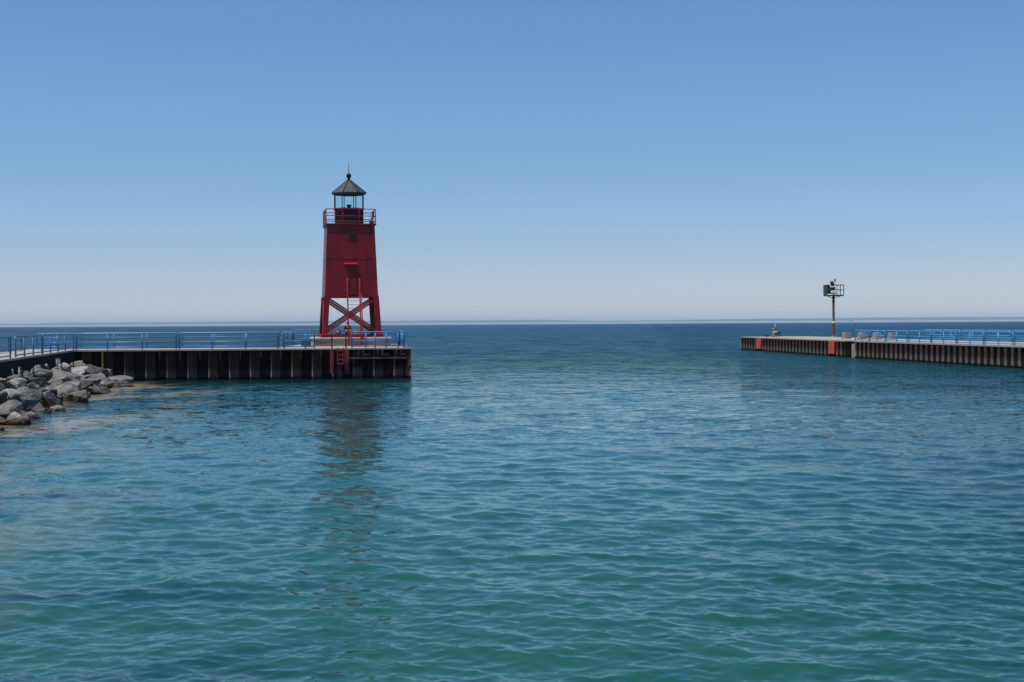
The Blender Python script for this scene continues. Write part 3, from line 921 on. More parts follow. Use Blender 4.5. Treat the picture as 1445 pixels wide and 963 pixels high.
# ladder
def lad_pt(x, q):     # q from foot to top
    pts = [(-3.30, -0.66), (-2.36, 3.1), (-2.33, 3.6), (-2.28, 4.30)]
    return [(x, y, z) for y, z in pts]
for x in (-0.33, 0.61):
    MB().tube(lad_pt(x, 0) + [(x, -2.24, 4.40), (x, -2.02, 4.42)], 0.055, 8).build('ladder_rail', M['red_bright'], lh)
MB().tube([(0.74, -3.24, -0.3), (0.72, -2.42, 3.05), (0.70, -2.10, 3.2)], 0.045, 8).build('safety_rail', M['red_bright'], lh)
for k in range(13):
    z = -0.38 + 0.285 * k
    y = -3.30 + (z + 0.66) * 0.94 / 3.76
    MB().tube([(-0.33, y, z), (0.61, y, z)], 0.016, 6).build('rung', M['red_bright'], lh)
mb = MB()
# gallery
GH = 1.93
MB().box(-GH, GH, -GH, GH, ZT + 0.003, ZT + 0.10).build('gallery_deck', M['red'], lh, bevel=0.01)
zg = ZT + 0.10
def gal_side(f):
    q = [-1.0, -0.335, 0.335, 1.0]
    for i in range(3):
        MB().tube([f(q[i], zg), f(q[i], zg + 1.1)], 0.035, 6).build('gallery_post', M['red_rail'], lh)
    for z in (1.1, 0.58, 0.16):
        MB().tube([f(-1, zg + z), f(1, zg + z)], 0.03, 6).build('gallery_rail', M['red_rail'], lh)
g = GH - 0.06
gal_side(lambda s, z: (s * g, -g, z)); gal_side(lambda s, z: (g, s * g, z))
gal_side(lambda s, z: (-s * g, g, z)); gal_side(lambda s, z: (-g, -s * g, z))
MB().tube([(g, g * 0.9, zg + 0.05), (g, -g * 0.1, zg + 1.08)], 0.05, 6).build('gallery_ladder', M['dark_metal'], lh)
MB().lathe([(0.05, zg), (0.13, zg + 0.05), (0.16, zg + 0.2), (0.12, zg + 0.33), (0.04, zg + 0.36)], 12).build('fog_signal', M['dark_metal'], lh).location = (1.6, -1.2, 0)
# lantern room
o8 = R(22.5)
ZD, ZG, ZE = zg + 1.27, zg + 2.33, zg + 2.42
lan = MB().lathe([(1.20, zg), (1.20, zg + 0.1), (1.17, zg + 0.12), (1.17, ZD - 0.10), (1.23, ZD - 0.08), (1.23, ZD)], 8, o8, False).build('lantern_wall', M['black'], lh)
for k in range(8):
    a = o8 + k * R(45)
    MB().tube([(1.17 * math.cos(a), 1.17 * math.sin(a), ZD), (1.17 * math.cos(a), 1.17 * math.sin(a), ZG)], 0.035, 6).build('mullion', M['black'], lan)
for k in range(8):
    a, c = o8 + k * R(45), o8 + (k + 1) * R(45)
    mb = MB()
    pa = Vector((math.cos(a), math.sin(a), 0)); pc = Vector((math.cos(c), math.sin(c), 0))
    mid = (pa + pc) / 2
    v = []
    for (p, z) in ((pa, ZD), (pc, ZD), (pc, ZG), (pa, ZG)):
        q = mid + (p - mid) * 0.93
        v.append(mb.bm.verts.new((q.x * 1.165, q.y * 1.165, z)))
    mb.bm.faces.new(v)
    mb.build('glass_pane', M['glass'], lan)
roof = MB().lathe([(1.16, ZG - 0.01), (1.24, ZG), (1.26, ZG + 0.06), (1.40, ZE), (1.40, ZE + 0.05), (0.17, ZE + 1.02), (0.10, ZE + 1.06)], 8, o8, False).build('roof', M['roof'], lh)
mb = MB()
for k in range(8):
    a = o8 + k * R(45)
    mb = MB()
    mb.tube([(1.41 * math.cos(a), 1.41 * math.sin(a), ZE + 0.055), (0.16 * math.cos(a), 0.16 * math.sin(a), ZE + 1.04)], 0.028, 6)
    mb.build('roof_rib', M['black'], roof)
zb_ = ZE + 1.03
MB().lathe([(0.17, zb_ - 0.02), (0.11, zb_ + 0.05), (0.10, zb_ + 0.18), (0.15, zb_ + 0.22), (0.19, zb_ + 0.32), (0.19, zb_ + 0.42), (0.14, zb_ + 0.52), (0.04, zb_ + 0.57)], 16).build('vent_ball', M['black'], roof)
MB().tube([(0, 0, zb_ + 0.55), (0, 0, zb_ + 1.42)], [0.028, 0.012], 6).build('lightning_rod', M['black'], roof)
MB().lathe([(0.08, ZD - 0.2), (0.08, ZD + 0.08), (0.13, ZD + 0.12), (0.20, ZD + 0.26), (0.20, ZD + 0.31), (0.05, ZD + 0.33)], 14).build('beacon_lamp', M['dark_metal'], lh)
MB().box(-0.9, 0.9, -0.9, 0.9, ZD - 0.25, ZD - 0.2).build('lantern_floor', M['dark_metal'], lh)

# small things on the platform
bx = hp(-7.55, 8.6)
ub = thing('utility_box', 'dark grey metal box standing left of the concrete base', 'box', (bx.x, bx.y, DECK), AP)
MB().box(-0.36, 0.36, -0.25, 0.25, 0.04, 0.46).build('case', M['grey_box'], ub, bevel=0.015)
MB().box(-0.38, 0.38, -0.27, 0.27, 0.462, 0.50).build('lid', M['grey_box'], ub)
for x in (-0.28, 0.28):
    MB().box(x - 0.05, x + 0.05, -0.2, 0.2, 0.0, 0.038).build('foot', M['grey_box'], ub)
bp_ = at_depth(502.2, 470.9, 104.9)
bk = thing('bucket', 'small white bucket on the concrete base right of the red ladder', 'bucket', (bp_.x, bp_.y, ZP + 0.20), 0)
MB().lathe([(0.10, 0.0), (0.13, 0.27), (0.14, 0.28), (0.14, 0.30)], 14).build('pail', M['white'], bk)
MB().tube([(0.14 * math.cos(a), 0, 0.28 + 0.13 * math.sin(a)) for a in np.linspace(0, math.pi, 9)], 0.008, 5).build('handle', M['dark_metal'], bk)

# ------------------------------------------------------------------ people
def skin_mesh(name, verts, edges, radii, mt, parent, root=0, sub=2):
    me = bpy.data.meshes.new(name)
    me.from_pydata([tuple(v) for v in verts], edges, [])
    ob = bpy.data.objects.new(name, me)
    COL.objects.link(ob)
    ob.modifiers.new('skin', 'SKIN')
    sv = me.skin_vertices[0].data
    for i, rr in enumerate(radii):
        sv[i].radius = rr if isinstance(rr, tuple) else (rr, rr)
        sv[i].use_root = (i == root)
    sb = ob.modifiers.new('sub', 'SUBSURF'); sb.levels = sub; sb.render_levels = sub
    dg = bpy.context.evaluated_depsgraph_get()
    m2 = bpy.data.meshes.new_from_object(ob.evaluated_get(dg))
    m2.name = name
    bpy.data.objects.remove(ob)
    o = bpy.data.objects.new(name, m2)
    m2.materials.clear(); m2.materials.append(mt)
    for p in m2.polygons: p.use_smooth = True
    COL.objects.link(o); o.parent = parent
    return o

def person(root, J, shirt, trousers, head_gear, gear_mat, sc=1.0, short=False):
    """J: joint positions in the figure's own frame (x forward)"""
    V = Vector
    g = {k: V(v) * sc for k, v in J.items()}
    names = ['pelvis', 'waist', 'chest', 'neck', 'head', 'crown']
    rad = {'pelvis': (.135, .10), 'waist': (.12, .09), 'chest': (.15, .10), 'neck': .055, 'head': .085, 'crown': .08}
    vs_, es, rs = [], [], []
    ix = {}
    def add(nm, p, r, par=None):
        ix[nm] = len(vs_); vs_.append(p)
        rs.append(tuple(q * sc for q in r) if isinstance(r, tuple) else r * sc)
        if par is not None: es.append((ix[par], ix[nm]))
    prev = None
    for nm in names:
        add(nm, g[nm], rad[nm], prev); prev = nm
    for s in 'LR':
        add('sh' + s, g['sh' + s], .06, 'chest'); add('el' + s, g['el' + s], .042, 'sh' + s)
        add('wr' + s, g['wr' + s], .030, 'el' + s)
        d = (g['wr' + s] - g['el' + s]).normalized()
        add('palm' + s, g['wr' + s] + d * .07 * sc, (.040, .02), 'wr' + s)
        side = d.cross(V((0, 0, 1))).normalized() if abs(d.z) < .95 else V((0, 1, 0))
        upv = side.cross(d)
        for k, (o_, ln) in enumerate(((-.030, .060), (-.010, .075), (.010, .080), (.030, .068))):
            b0 = g['wr' + s] + d * .10 * sc + side * o_ * sc
            add('f%d' % k + s, b0, .0095, 'palm' + s)
            add('g%d' % k + s, b0 + (d * ln * .55 - upv * .012) * sc, .009, 'f%d' % k + s)
            add('h%d' % k + s, b0 + (d * ln * .9 - upv * .035) * sc, .007, 'g%d' % k + s)
        add('t0' + s, g['wr' + s] + (d * .045 + side * .045 - upv * .01) * sc, .011, 'palm' + s)
        add('t1' + s, g['wr' + s] + (d * .09 + side * .060 - upv * .02) * sc, .009, 't0' + s)
        add('hip' + s, g['hip' + s], .085, 'pelvis'); add('kn' + s, g['kn' + s], .058, 'hip' + s)
        add('an' + s, g['an' + s], .042, 'kn' + s)
        add('toe' + s, g['an' + s] + V((.16, 0, -.045)) * sc, .035, 'an' + s)
    body = skin_mesh('body', vs_, es, rs, M['skin'], root)
    def garment(nm, keys, edges, radii, mt):
        return skin_mesh(nm, [g[k] for k in keys], [(keys.index(a), keys.index(b)) for a, b in edges],
                         [tuple(q * sc for q in r) if isinstance(r, tuple) else r * sc for r in radii], mt, root)
    for s in 'LR':
        g['cuff' + s] = g['el' + s].lerp(g['wr' + s], .75 if not short else .05)
        g['hem' + s] = g['kn' + s].lerp(g['an' + s], .93 if not short else .12)
    g['collar'] = g['chest'].lerp(g['neck'], .62)
    garment('shirt', ['pelvis', 'waist', 'chest', 'collar', 'shL', 'elL', 'cuffL', 'shR', 'elR', 'cuffR'],
            [('pelvis', 'waist'), ('waist', 'chest'), ('chest', 'collar'), ('chest', 'shL'), ('shL', 'elL'), ('elL', 'cuffL'),
             ('chest', 'shR'), ('shR', 'elR'), ('elR', 'cuffR')],
            [(.15, .125), (.15, .125), (.18, .13), .075, .085, .062, .048, .085, .062, .048], shirt)
    garment('trousers', ['pelvis', 'hipL', 'knL', 'hemL', 'hipR', 'knR', 'hemR'],
            [('pelvis', 'hipL'), ('hipL', 'knL'), ('knL', 'hemL'), ('pelvis', 'hipR'), ('hipR', 'knR'), ('knR', 'hemR')],
            [(.15, .125), .105, .078, .062, .105, .078, .062], trousers)
    for s in 'LR':
        mb = MB(); a = g['an' + s]
        mb.tube([a + V((-.07, 0, -.05)) * sc, a + V((.05, 0, -.045)) * sc, a + V((.19, 0, -.06)) * sc], [.045 * sc, .05 * sc, .036 * sc], 8)
        mb.build('shoe', M['cloth_black'], root)
    hd, cr = g['head'], g['crown']
    ax = (cr - hd).normalized()
    fw = V((1, 0, 0)); fw = (fw - ax * fw.dot(ax)).normalized(); sd = ax.cross(fw)
    mb = MB()
    mb.tube([hd + fw * .085 * sc + ax * .03 * sc, hd + fw * .115 * sc - ax * .0 * sc], [.012 * sc, .018 * sc], 6)
    mb.build('nose', M['skin'], root)
    for q in (-1, 1):
        MB().tube([hd + fw * .078 * sc + sd * q * .033 * sc + ax * .04 * sc, hd + fw * .088 * sc + sd * q * .033 * sc + ax * .04 * sc], .011 * sc, 6).build('eye', M['cloth_black'], root)
        MB().tube([hd + sd * q * .082 * sc + ax * .04 * sc, hd + sd * q * .10 * sc + ax * .0 * sc], [.022 * sc, .016 * sc], 6).build('ear', M['skin'], root)
    mb = MB()
    c_ = hd + ax * .045 * sc - fw * .012 * sc
    if head_gear == 'hair':
        mb.tube([c_ - ax * .06 * sc - fw * .05 * sc, c_ - fw * .03 * sc, c_ + ax * .05 * sc - fw * .01 * sc, c_ + ax * .095 * sc], [.06 * sc, .10 * sc, .095 * sc, .03 * sc], 12)
        mb.build('hair', gear_mat, root)
    else:
        mb.tube([c_ + ax * .012 * sc, c_ + ax * .06 * sc, c_ + ax * .10 * sc, c_ + ax * .12 * sc], [.108 * sc, .104 * sc, .075 * sc, .02 * sc], 12)
        b0 = c_ + ax * .018 * sc
        mb.hexa([b0 + fw * .08 * sc - sd * .07 * sc, b0 + fw * .2 * sc - sd * .055 * sc - ax * .015 * sc, b0 + fw * .2 * sc + sd * .055 * sc - ax * .015 * sc, b0 + fw * .08 * sc + sd * .07 * sc,
                 b0 + fw * .08 * sc - sd * .07 * sc + ax * .012 * sc, b0 + fw * .2 * sc - sd * .055 * sc - ax * .004 * sc, b0 + fw * .2 * sc + sd * .055 * sc - ax * .004 * sc, b0 + fw * .08 * sc + sd * .07 * sc + ax * .012 * sc])
        mb.build('cap', gear_mat, root)

STAND = dict(pelvis=(0, 0, .98), waist=(0, 0, 1.12), chest=(0.0, 0, 1.36), neck=(0.01, 0, 1.52), head=(.03, 0, 1.61), crown=(.025, 0, 1.69),
             shL=(0, .19, 1.43), elL=(.06, .27, 1.16), wrL=(.27, .17, 1.14), shR=(0, -.19, 1.43), elR=(.06, -.27, 1.16), wrR=(.27, -.17, 1.14),
             hipL=(0, .095, .92), knL=(.02, .10, .51), anL=(-.02, .11, .095), hipR=(0, -.095, .92), knR=(.03, -.10, .51), anR=(0, -.11, .095))
pp = at_z(490.8, 487.2, DECK)
pp = at_depth(490.8, 470, 110.8)
p1 = thing('person', 'person in dark clothes and cap standing behind the lighthouse ladder with bent arms', 'person', (pp.x, pp.y, DECK), R(-70))
person(p1, STAND, M['cloth_black'], M['cloth_navy'], 'cap', M['cloth_black'], 1.04)
pp = at_depth(477.0, 470, 111.2)
p2 = thing('person', 'small brown-haired person whose head shows above the concrete base, left of the ladder', 'person', (pp.x, pp.y, DECK), R(110))
person(p2, STAND, M['cloth_brown'], M['cloth_navy'], 'hair', M['hair'], 0.755)

# ------------------------------------------------------------------ right pier
DR_ = 1.77
A1 = at_z(1045.5, 475.4, DR_); A1 = Vector((A1.x, A1.y))
B1 = at_z(1201, 481.0, DR_); B1 = Vector((B1.x, B1.y))
C1 = at_z(1445, 488.5, DR_); C1 = Vector((C1.x, C1.y))
E1 = C1 + (C1 - B1).normalized() * 45
d1, d2 = (B1 - A1).normalized(), (C1 - B1).normalized()
n1, n2 = Vector((-d1.y, d1.x)), Vector((-d2.y, d2.x))
if n1.x < 0: n1 = -n1
if n2.x < 0: n2 = -n2
WR = 9.5
N0 = on_line(1192, A1, B1, 481); N1 = on_line(1206, B1, C1, 481)
NK = 0.7
rp_ = thing('sheet_pile_pier', 'brown steel sheet-pile pier on the right carrying the beacon pole', 'pier', (A1.x, A1.y, 0), 0)
RL = lambda p, z=0: local(rp_, (p.x, p.y, z))
FB = isect(A1 + n1 * WR, d1, B1 + n2 * WR, d2)
poly = [A1, N0, N0 + n1 * NK, N1 + n2 * NK, N1, E1, E1 + n2 * WR, FB, A1 + n1 * WR]
MB().poly([RL(p)[:2] for p in poly], DR_ - 0.13, DR_).build('deck', M['concrete'], rp_)
BM_ = [M['pile_brown'], M['pile_brown_web'], M['pile']]  # recessed faces take the black: shade in the corrugation put into the colour
zt = DR_ - 0.125
pile_wall(rp_, A1, N0, zt, -1.6, 1.4, 0.36, BM_)
pile_wall(rp_, N0, N0 + n1 * NK, zt, -1.6, 1.4, 0.3, [M['pile'], M['pile']])
pile_wall(rp_, N0 + n1 * NK, N1 + n2 * NK, zt, -1.6, 1.4, 0.36, [M['pile'], M['pile']])
pile_wall(rp_, N1 + n2 * NK, N1, zt, -1.6, 1.4, 0.3, BM_)
pile_wall(rp_, N1, E1, zt, -1.6, 1.15, 0.36, BM_)
pile_wall(rp_, A1 + n1 * WR, A1, zt, -1.6, 1.4, 0.36, BM_)
pile_wall(rp_, FB, A1 + n1 * WR, zt, -1.6, 1.4, 0.36, BM_)
pile_wall(rp_, E1 + n2 * WR, FB, zt, -1.6, 1.4, 0.36, BM_)
for xa, xb, lb in ((1067.6, 1074.2, 'pile faces painted orange-red near the pier tip'), (1169.8, 1178.0, 'pile faces painted orange-red under the beacon pole')):
    a_, b_ = on_line(xa, A1, B1, 480), on_line(xb, A1, B1, 480)
    o_ = -n1 * 0.10
    i_ = n1 * 0.0
    mb = MB()
    a_l, b_l = RL(a_), RL(b_)
    q = [RL(a_ + o_)[:2], RL(b_ + o_)[:2], RL(b_ + i_)[:2], RL(a_ + i_)[:2]]
    mb.poly(q, 0.30, DR_ - 0.14)
    tag(mb.build('painted_pile', M['orange_pile'], rp_), lb)
wp = (N0 + n1 * NK).lerp(N1 + n2 * NK, 0.45)
wl_ = RL(wp - n1 * 0.25)
mb = MB(); mb.box(wl_.x - 0.13, wl_.x + 0.13, wl_.y - 0.13, wl_.y + 0.13, -1.2, DR_ - 0.35)
tag(mb.build('corner_pile', M['cap'], rp_), 'whitish corner pile in the dark recess')

# railings of the right pier
G2 = 'light blue railing panels of the right pier'
nl = [(1206.6, 1226.3), (1227.8, 1248.8), (1250.8, 1280.2), (1282.7, 1313.4), (1315.2, 1349), (1351, 1387.5), (1390, 1429.3), (1432, 1476)]
nlab = ['leftmost light blue railing panel of the right pier front edge, first concrete block behind it',
        'light blue railing panel in front of the second railed concrete block on the right pier',
        'light blue railing panel in front of the last concrete block on the right pier',
        'light blue front-edge panel directly right of the last concrete block',
        'light blue front-edge panel before the left end of the rear railing row',
        'third-from-last light blue panel along the front edge of the right pier',
        'second-from-last light blue panel along the front edge of the right pier',
        'light blue front-edge panel cut by the right picture border']
def redge(px, d=0.25):
    return on_line(px, B1 + n2 * d, C1 + n2 * d, 484)
for (xa, xb), lb in zip(nl, nlab):
    railing(redge(xa), redge(xb), DR_, (0.5,), lb, G2, M['sky_blue'], rails=(0.56, 0.14), hh=1.06, r=0.05)
def rfar(px):
    return on_line(px, FB - n2 * 0.25, E1 + n2 * (WR - 0.25), 476)
flist = [(1306.4, 1328.8), (1331, 1354), (1356.5, 1389), (1391.5, 1425), (1428, 1470)]
flab = ['leftmost panel of the rear light blue railing on the right pier', 'second panel from the left of the rear light blue railing, right pier',
        'middle panel of the rear light blue railing on the right pier', 'fourth panel from the left of the rear light blue railing, right pier',
        'rear light blue railing panel cut by the right picture border']
for (xa, xb), lb in zip(flist, flab):
    railing(rfar(xa), rfar(xb), DR_, (0.5,), lb, G2, M['sky_blue'], rails=(0.56, 0.14), hh=1.06, r=0.05)

# concrete blocks
def block(px, py, w, h, label, yaw):
    p = at_z(px, py, DR_)
    t = thing('concrete_block', label, 'block', (p.x, p.y, DR_), yaw, 'concrete blocks on the right pier')
    MB().hexa(sq(w / 2 + 0.05, 0) + sq(w / 2 - 0.03, h)).build('block', M['block'], t, bevel=0.03)
    MB().tube([(-0.12, 0, h - 0.02), (-0.12, 0, h + 0.08), (0.12, 0, h + 0.08), (0.12, 0, h - 0.02)], 0.018, 6).build('lifting_eye', M['rust'], t)
block(1194.5, 478.2, 0.78, 0.74, 'pale concrete block standing free right of the beacon pole', R(14))
block(1216.5, 478.6, 0.78, 0.74, 'pale concrete block behind the leftmost light blue railing panel', R(14))
block(1237.8, 478.8, 0.78, 0.74, 'middle pale concrete block behind the light blue railing', R(14))
block(1259.5, 479.2, 0.78, 0.74, 'rightmost pale concrete block behind the light blue railing', R(14))

# beacon pole
bp3 = at_depth(1176.3, 474, 182.0)
be = thing('beacon_pole', 'brown beacon pole with railed platform and white-framed solar panel', 'beacon', (bp3.x, bp3.y, DR_), R(4))
kx = 182.0 / FPX
def bz(py):
    return at_depth(1176.3, py, 182.0).z - DR_
zpl = bz(417.5)
MB().lathe([(0.42, 0), (0.42, 0.04), (0.24, 0.05)], 12).build('base_flange', M['cap'], be)
pole = MB().tube([(0, 0, 0.03), (0, 0, zpl)], [0.19, 0.15], 12).build('pole', M['pole'], be)
MB().tube([(0, 0, 1.78), (0, 0, 2.0)], 0.205, 12).build('band', M['white'], pole)
MB().tube([(0, 0, zpl - 0.9), (0, 0, zpl - 0.02)], 0.175, 12).build('collar', M['dark_metal'], pole)
xL, xR = (1164.6 - 1176.3) * kx, (1188.6 - 1176.3) * kx
MB().box(xL, xR, -0.75, 0.75, zpl - 0.06, zpl + 0.10).build('platform', M['dark_metal'], be)
mb = MB()
mb.bar((0, 0, zpl - 0.35), (xR - 0.1, 0, zpl - 0.01), 0.08, 0.08); mb.bar((0, 0, zpl - 0.35), (xL + 0.1, 0, zpl - 0.01), 0.08, 0.08)
mb.build('strut', M['dark_metal'], be)
ztop = bz(402.6)
for (x, y) in ((xL, -.73), (xL, .73), (xR, -.73), (xR, .73), (0.25, -.73), (0.25, .73)):
    MB().tube([(x, y, zpl + 0.1), (x, y, ztop)], 0.05, 6).build('post', M['dark_metal'], be)
for z in (ztop, (ztop + zpl + 0.1) / 2):
    MB().tube([(xL, -.73, z), (xR, -.73, z), (xR, .73, z), (xL, .73, z), (xL, -.73, z)], 0.045, 6).build('guard_rail', M['dark_metal'], be)
MB().box(xL + 0.05, -0.05, -0.68, -0.62, zpl + 0.22, ztop - 0.02).build('day_board', M['dark_metal'], be)
MB().box(xL - 0.03, xL + 0.02, -0.72, 0.6, zpl + 0.102, ztop - 0.04).build('side_board', M['dark_metal'], be)
# solar panel: tilted, facing left and up
def solar():
    u = Vector((0.78, 0.15, 0.0)).normalized(); 
    c = Vector(((1172.0 - 1176.3) * kx, -0.76, bz(401.0)))
    ex = Vector((1, 0.25, 0.12)).normalized(); ez = Vector((0.34, 0.35, 0.87)); ez = (ez - ex * ez.dot(ex)).normalized(); nn = ex.cross(ez)
    def slab(w, h, d0, d1):
        p = []
        for d_ in (d0, d1):
            for a, b_ in ((-1, -1), (1, -1), (1, 1), (-1, 1)):
                p.append(c + ex * a * w / 2 + ez * b_ * h / 2 + nn * d_)
        return MB().hexa(p)
    fr = slab(0.80, 0.92, -0.03, 0.03).build('solar_panel', M['white'], be)
    slab(0.56, 0.66, 0.031, 0.040).build('solar_cell', M['panel'], fr)
    MB().tube([c - nn * 0.03, c - nn * 0.25 - Vector((0, 0, 0.2)), (c.x + 0.15, c.y + 0.5, zpl + 0.1)], 0.03, 6).build('bracket', M['dark_metal'], be)
solar()
MB().tube([(0.12, -0.3, zpl + 0.1), (0.12, -0.3, bz(396.2))], 0.05, 8).build('mast', M['dark_metal'], be)
MB().lathe([(0.10, 0), (0.12, 0.1), (0.10, 0.24), (0.03, 0.28)], 12).build('lantern', M['lamp'], be).location = (0.12, -0.3, bz(396.8))
mb = MB(); mb.box(-0.58, 0.32, -1.0, -0.742, zpl + 0.30, zpl + 0.64)
mb.build('equipment_box', M['white'], be, bevel=0.05)

# fisherman on a stool
fp = at_depth(1096.3, 474.6, 186.0)
fm = thing('person', 'person in pale cap and olive jacket seated near the tip of the right pier', 'person', (fp.x, fp.y, DR_), R(148))
SIT = dict(pelvis=(0, 0, .62), waist=(.03, 0, .78), chest=(.10, 0, 1.02), neck=(.17, 0, 1.19), head=(.21, 0, 1.28), crown=(.22, 0, 1.36),
           shL=(.11, .19, 1.10), elL=(.20, .24, .86), wrL=(.42, .12, .92), shR=(.11, -.19, 1.10), elR=(.20, -.24, .86), wrR=(.42, -.12, .92),
           hipL=(.02, .10, .58), knL=(.40, .14, .55), anL=(.40, .14, .10), hipR=(.02, -.10, .58), knR=(.40, -.14, .55), anR=(.36, -.14, .10))
person(fm, SIT, M['cloth_olive'], M['cloth_pale'], 'cap', M['cloth_pale'], 1.16, short=True)
st = thing('camp_stool', 'dark camp stool under the seated person on the right pier', 'stool', (fp.x + 0.05, fp.y, DR_), R(148))
MB().box(-0.30, 0.22, -0.30, 0.30, 0.34, 0.545).build('seat', M['cloth_navy'], st, bevel=0.03)
mb = MB(); mb.box(-0.335, -0.302, -0.27, 0.27, 0.40, 0.74); mb.build('backrest', M['cloth_navy'], st, bevel=0.01)
for x in (-0.26, 0.18):
    for y in (-0.23, 0.23):
        MB().bar((x, y, 0), (x, y, 0.358), 0.07, 0.07).build('leg', M['dark_metal'], st)
gp = at_depth(1082.2, 474.7, 187.0)
bagt = thing('bag', 'low black bag lying on the deck left of the seated person', 'bag', (gp.x, gp.y, DR_), R(10))
MB().tube([(-0.27, 0, 0.12), (-0.24, 0, 0.12), (0.24, 0, 0.12), (0.27, 0, 0.12)], [0.08, 0.12, 0.12, 0.08], 10).build('pouch', M['cloth_black'], bagt)
MB().tube([(-0.13, 0, 0.22), (-0.10, 0, 0.30), (0.10, 0, 0.30), (0.13, 0, 0.22)], 0.014, 6).build('handle', M['cloth_black'], bagt)

# sailing boat far out
sp = at_depth(1201.0, 454.4, 2600.0)
sb_ = thing('sailing_boat', 'tiny pale sailing boat on the horizon above the right pier', 'boat', (sp.x, sp.y, 0), R(20))
MB().hexa([(-2.6, -0.4, -0.2), (2.2, -0.4, -0.2), (2.2, 0.4, -0.2), (-2.6, 0.4, -0.2), (-2.9, -0.9, 0.8), (3.6, -0.3, 0.9), (3.6, 0.3, 0.9), (-2.9, 0.9, 0.8)]).build('hull', M['white'], sb_)
MB().tube([(0.4, 0, 0.8), (0.4, 0, 9.0)], 0.06, 6).build('mast', M['dark_metal'], sb_)
MB().hexa([(-2.6, -0.02, 1.6), (0.3, -0.02, 1.5), (0.3, 0.02, 1.5), (-2.6, 0.02, 1.6), (0.2, -0.02, 8.6), (0.3, -0.02, 8.8), (0.3, 0.02, 8.8), (0.2, 0.02, 8.6)]).build('mainsail', M['white'], sb_)
MB().hexa([(0.6, -0.02, 1.1), (3.3, -0.02, 1.0), (3.3, 0.02, 1.0), (0.6, 0.02, 1.1), (0.55, -0.02, 7.4), (0.62, -0.02, 7.5), (0.62, 0.02, 7.5), (0.55, 0.02, 7.4)]).build('jib', M['white'], sb_)

# ------------------------------------------------------------------ boulder bank
def bank_z(x, y):
    """height of the bank under the boulders: falls from the quay wall to the water"""
    p = Vector((x, y))
    qd = (p - CORNER).dot(-an)          # distance out from the quay wall
    wdt = 5.0 - 0.028 * (94 - y)
    return 1.55 - 1.85 * qd / wdt
def bank_hit(px, py):
    d = ray(px, py)
    t = 20.0
    while t < 110:
        p = Vector((0, 0, EYE)) + d * t
        if p.z <= bank_z(p.x, p.y): return p
        t += 0.05
    return p
mb = MB()
gx, gy = 26, 90
grid = []
for j in range(gy + 1):
    row = []
    for i in range(gx + 1):
        q = 0.05 + i * 0.34
        p = CORNER + ad * (-4.0 + j * 0.75) - an * q
        z = bank_z(p.x, p.y) - 0.45 + 0.12 * mnoise.noise(Vector((p.x, p.y, 0)) * 1.7)
        row.append(mb.bm.verts.new((p.x, p.y, max(z, -1.8))))
    grid.append(row)
for j in range(gy):
    for i in range(gx):
        # keep the bank in front of the head wall
        p = (grid[j][i].co + grid[j + 1][i + 1].co) / 2
        if (Vector((p.x, p.y)) - P0).dot(pb) > -0.1: continue
        mb.bm.faces.new([grid[j][i], grid[j][i + 1], grid[j + 1][i + 1], grid[j + 1][i]])
bmesh.ops.delete(mb.bm, geom=[v for v in mb.bm.verts if not v.link_faces], context='VERTS')
tag(mb.build('gravel_bank', M['gravel']), kind='structure')

def boulder(loc, size, yaw, seed, mt, tilt=(0, 0), name='boulder', npts=15):
    rnd = random.Random(seed)
    bm = bmesh.new()
    for k in range(npts):
        a = rnd.uniform(0, 2 * math.pi); zz = rnd.uniform(-1, 1); rr = math.sqrt(1 - zz * zz)
        v = Vector((rr * math.cos(a), rr * math.sin(a), zz))
        m_ = max(abs(v.x), abs(v.y), abs(v.z))
        v = v.lerp(v / m_, 0.62) * rnd.uniform(0.86, 1.0)
        bm.verts.new(v)
    ret = bmesh.ops.convex_hull(bm, input=list(bm.verts))
    bmesh.ops.delete(bm, geom=[g_ for g_ in ret['geom_interior'] if isinstance(g_, bmesh.types.BMVert)], context='VERTS')
    bmesh.ops.bevel(bm, geom=list(bm.edges), offset=0.07, segments=1, affect='EDGES', clamp_overlap=True)
    bmesh.ops.triangulate(bm, faces=list(bm.faces))
    for _ in range(2):
        bmesh.ops.subdivide_edges(bm, edges=[e for e in bm.edges if e.calc_length() > 0.22], cuts=1, use_grid_fill=True)
    bmesh.ops.triangulate(bm, faces=list(bm.faces))
    off_ = Vector((seed * 3.7, seed * 1.3, 0))
    for v in bm.verts:
        n_ = v.co.normalized()
        v.co += n_ * (0.10 * mnoise.noise(v.co * 1.8 + off_) + 0.05 * mnoise.noise(v.co * 5 + off_) + 0.025 * mnoise.noise(v.co * 12 + off_))
    rot = Matrix.Rotation(tilt[0], 3, 'X') @ Matrix.Rotation(tilt[1], 3, 'Y')
    for v in bm.verts:
        v.co = rot @ Vector((v.co.x * size[0] / 2, v.co.y * size[1] / 2, v.co.z * size[2] / 2))
    me = bpy.data.meshes.new(name); bm.to_mesh(me); bm.free()
    me.materials.append(mt)
    o = bpy.data.objects.new(name, me); COL.objects.link(o)
    o.location = loc; o.rotation_euler = (0, 0, yaw)
    return o

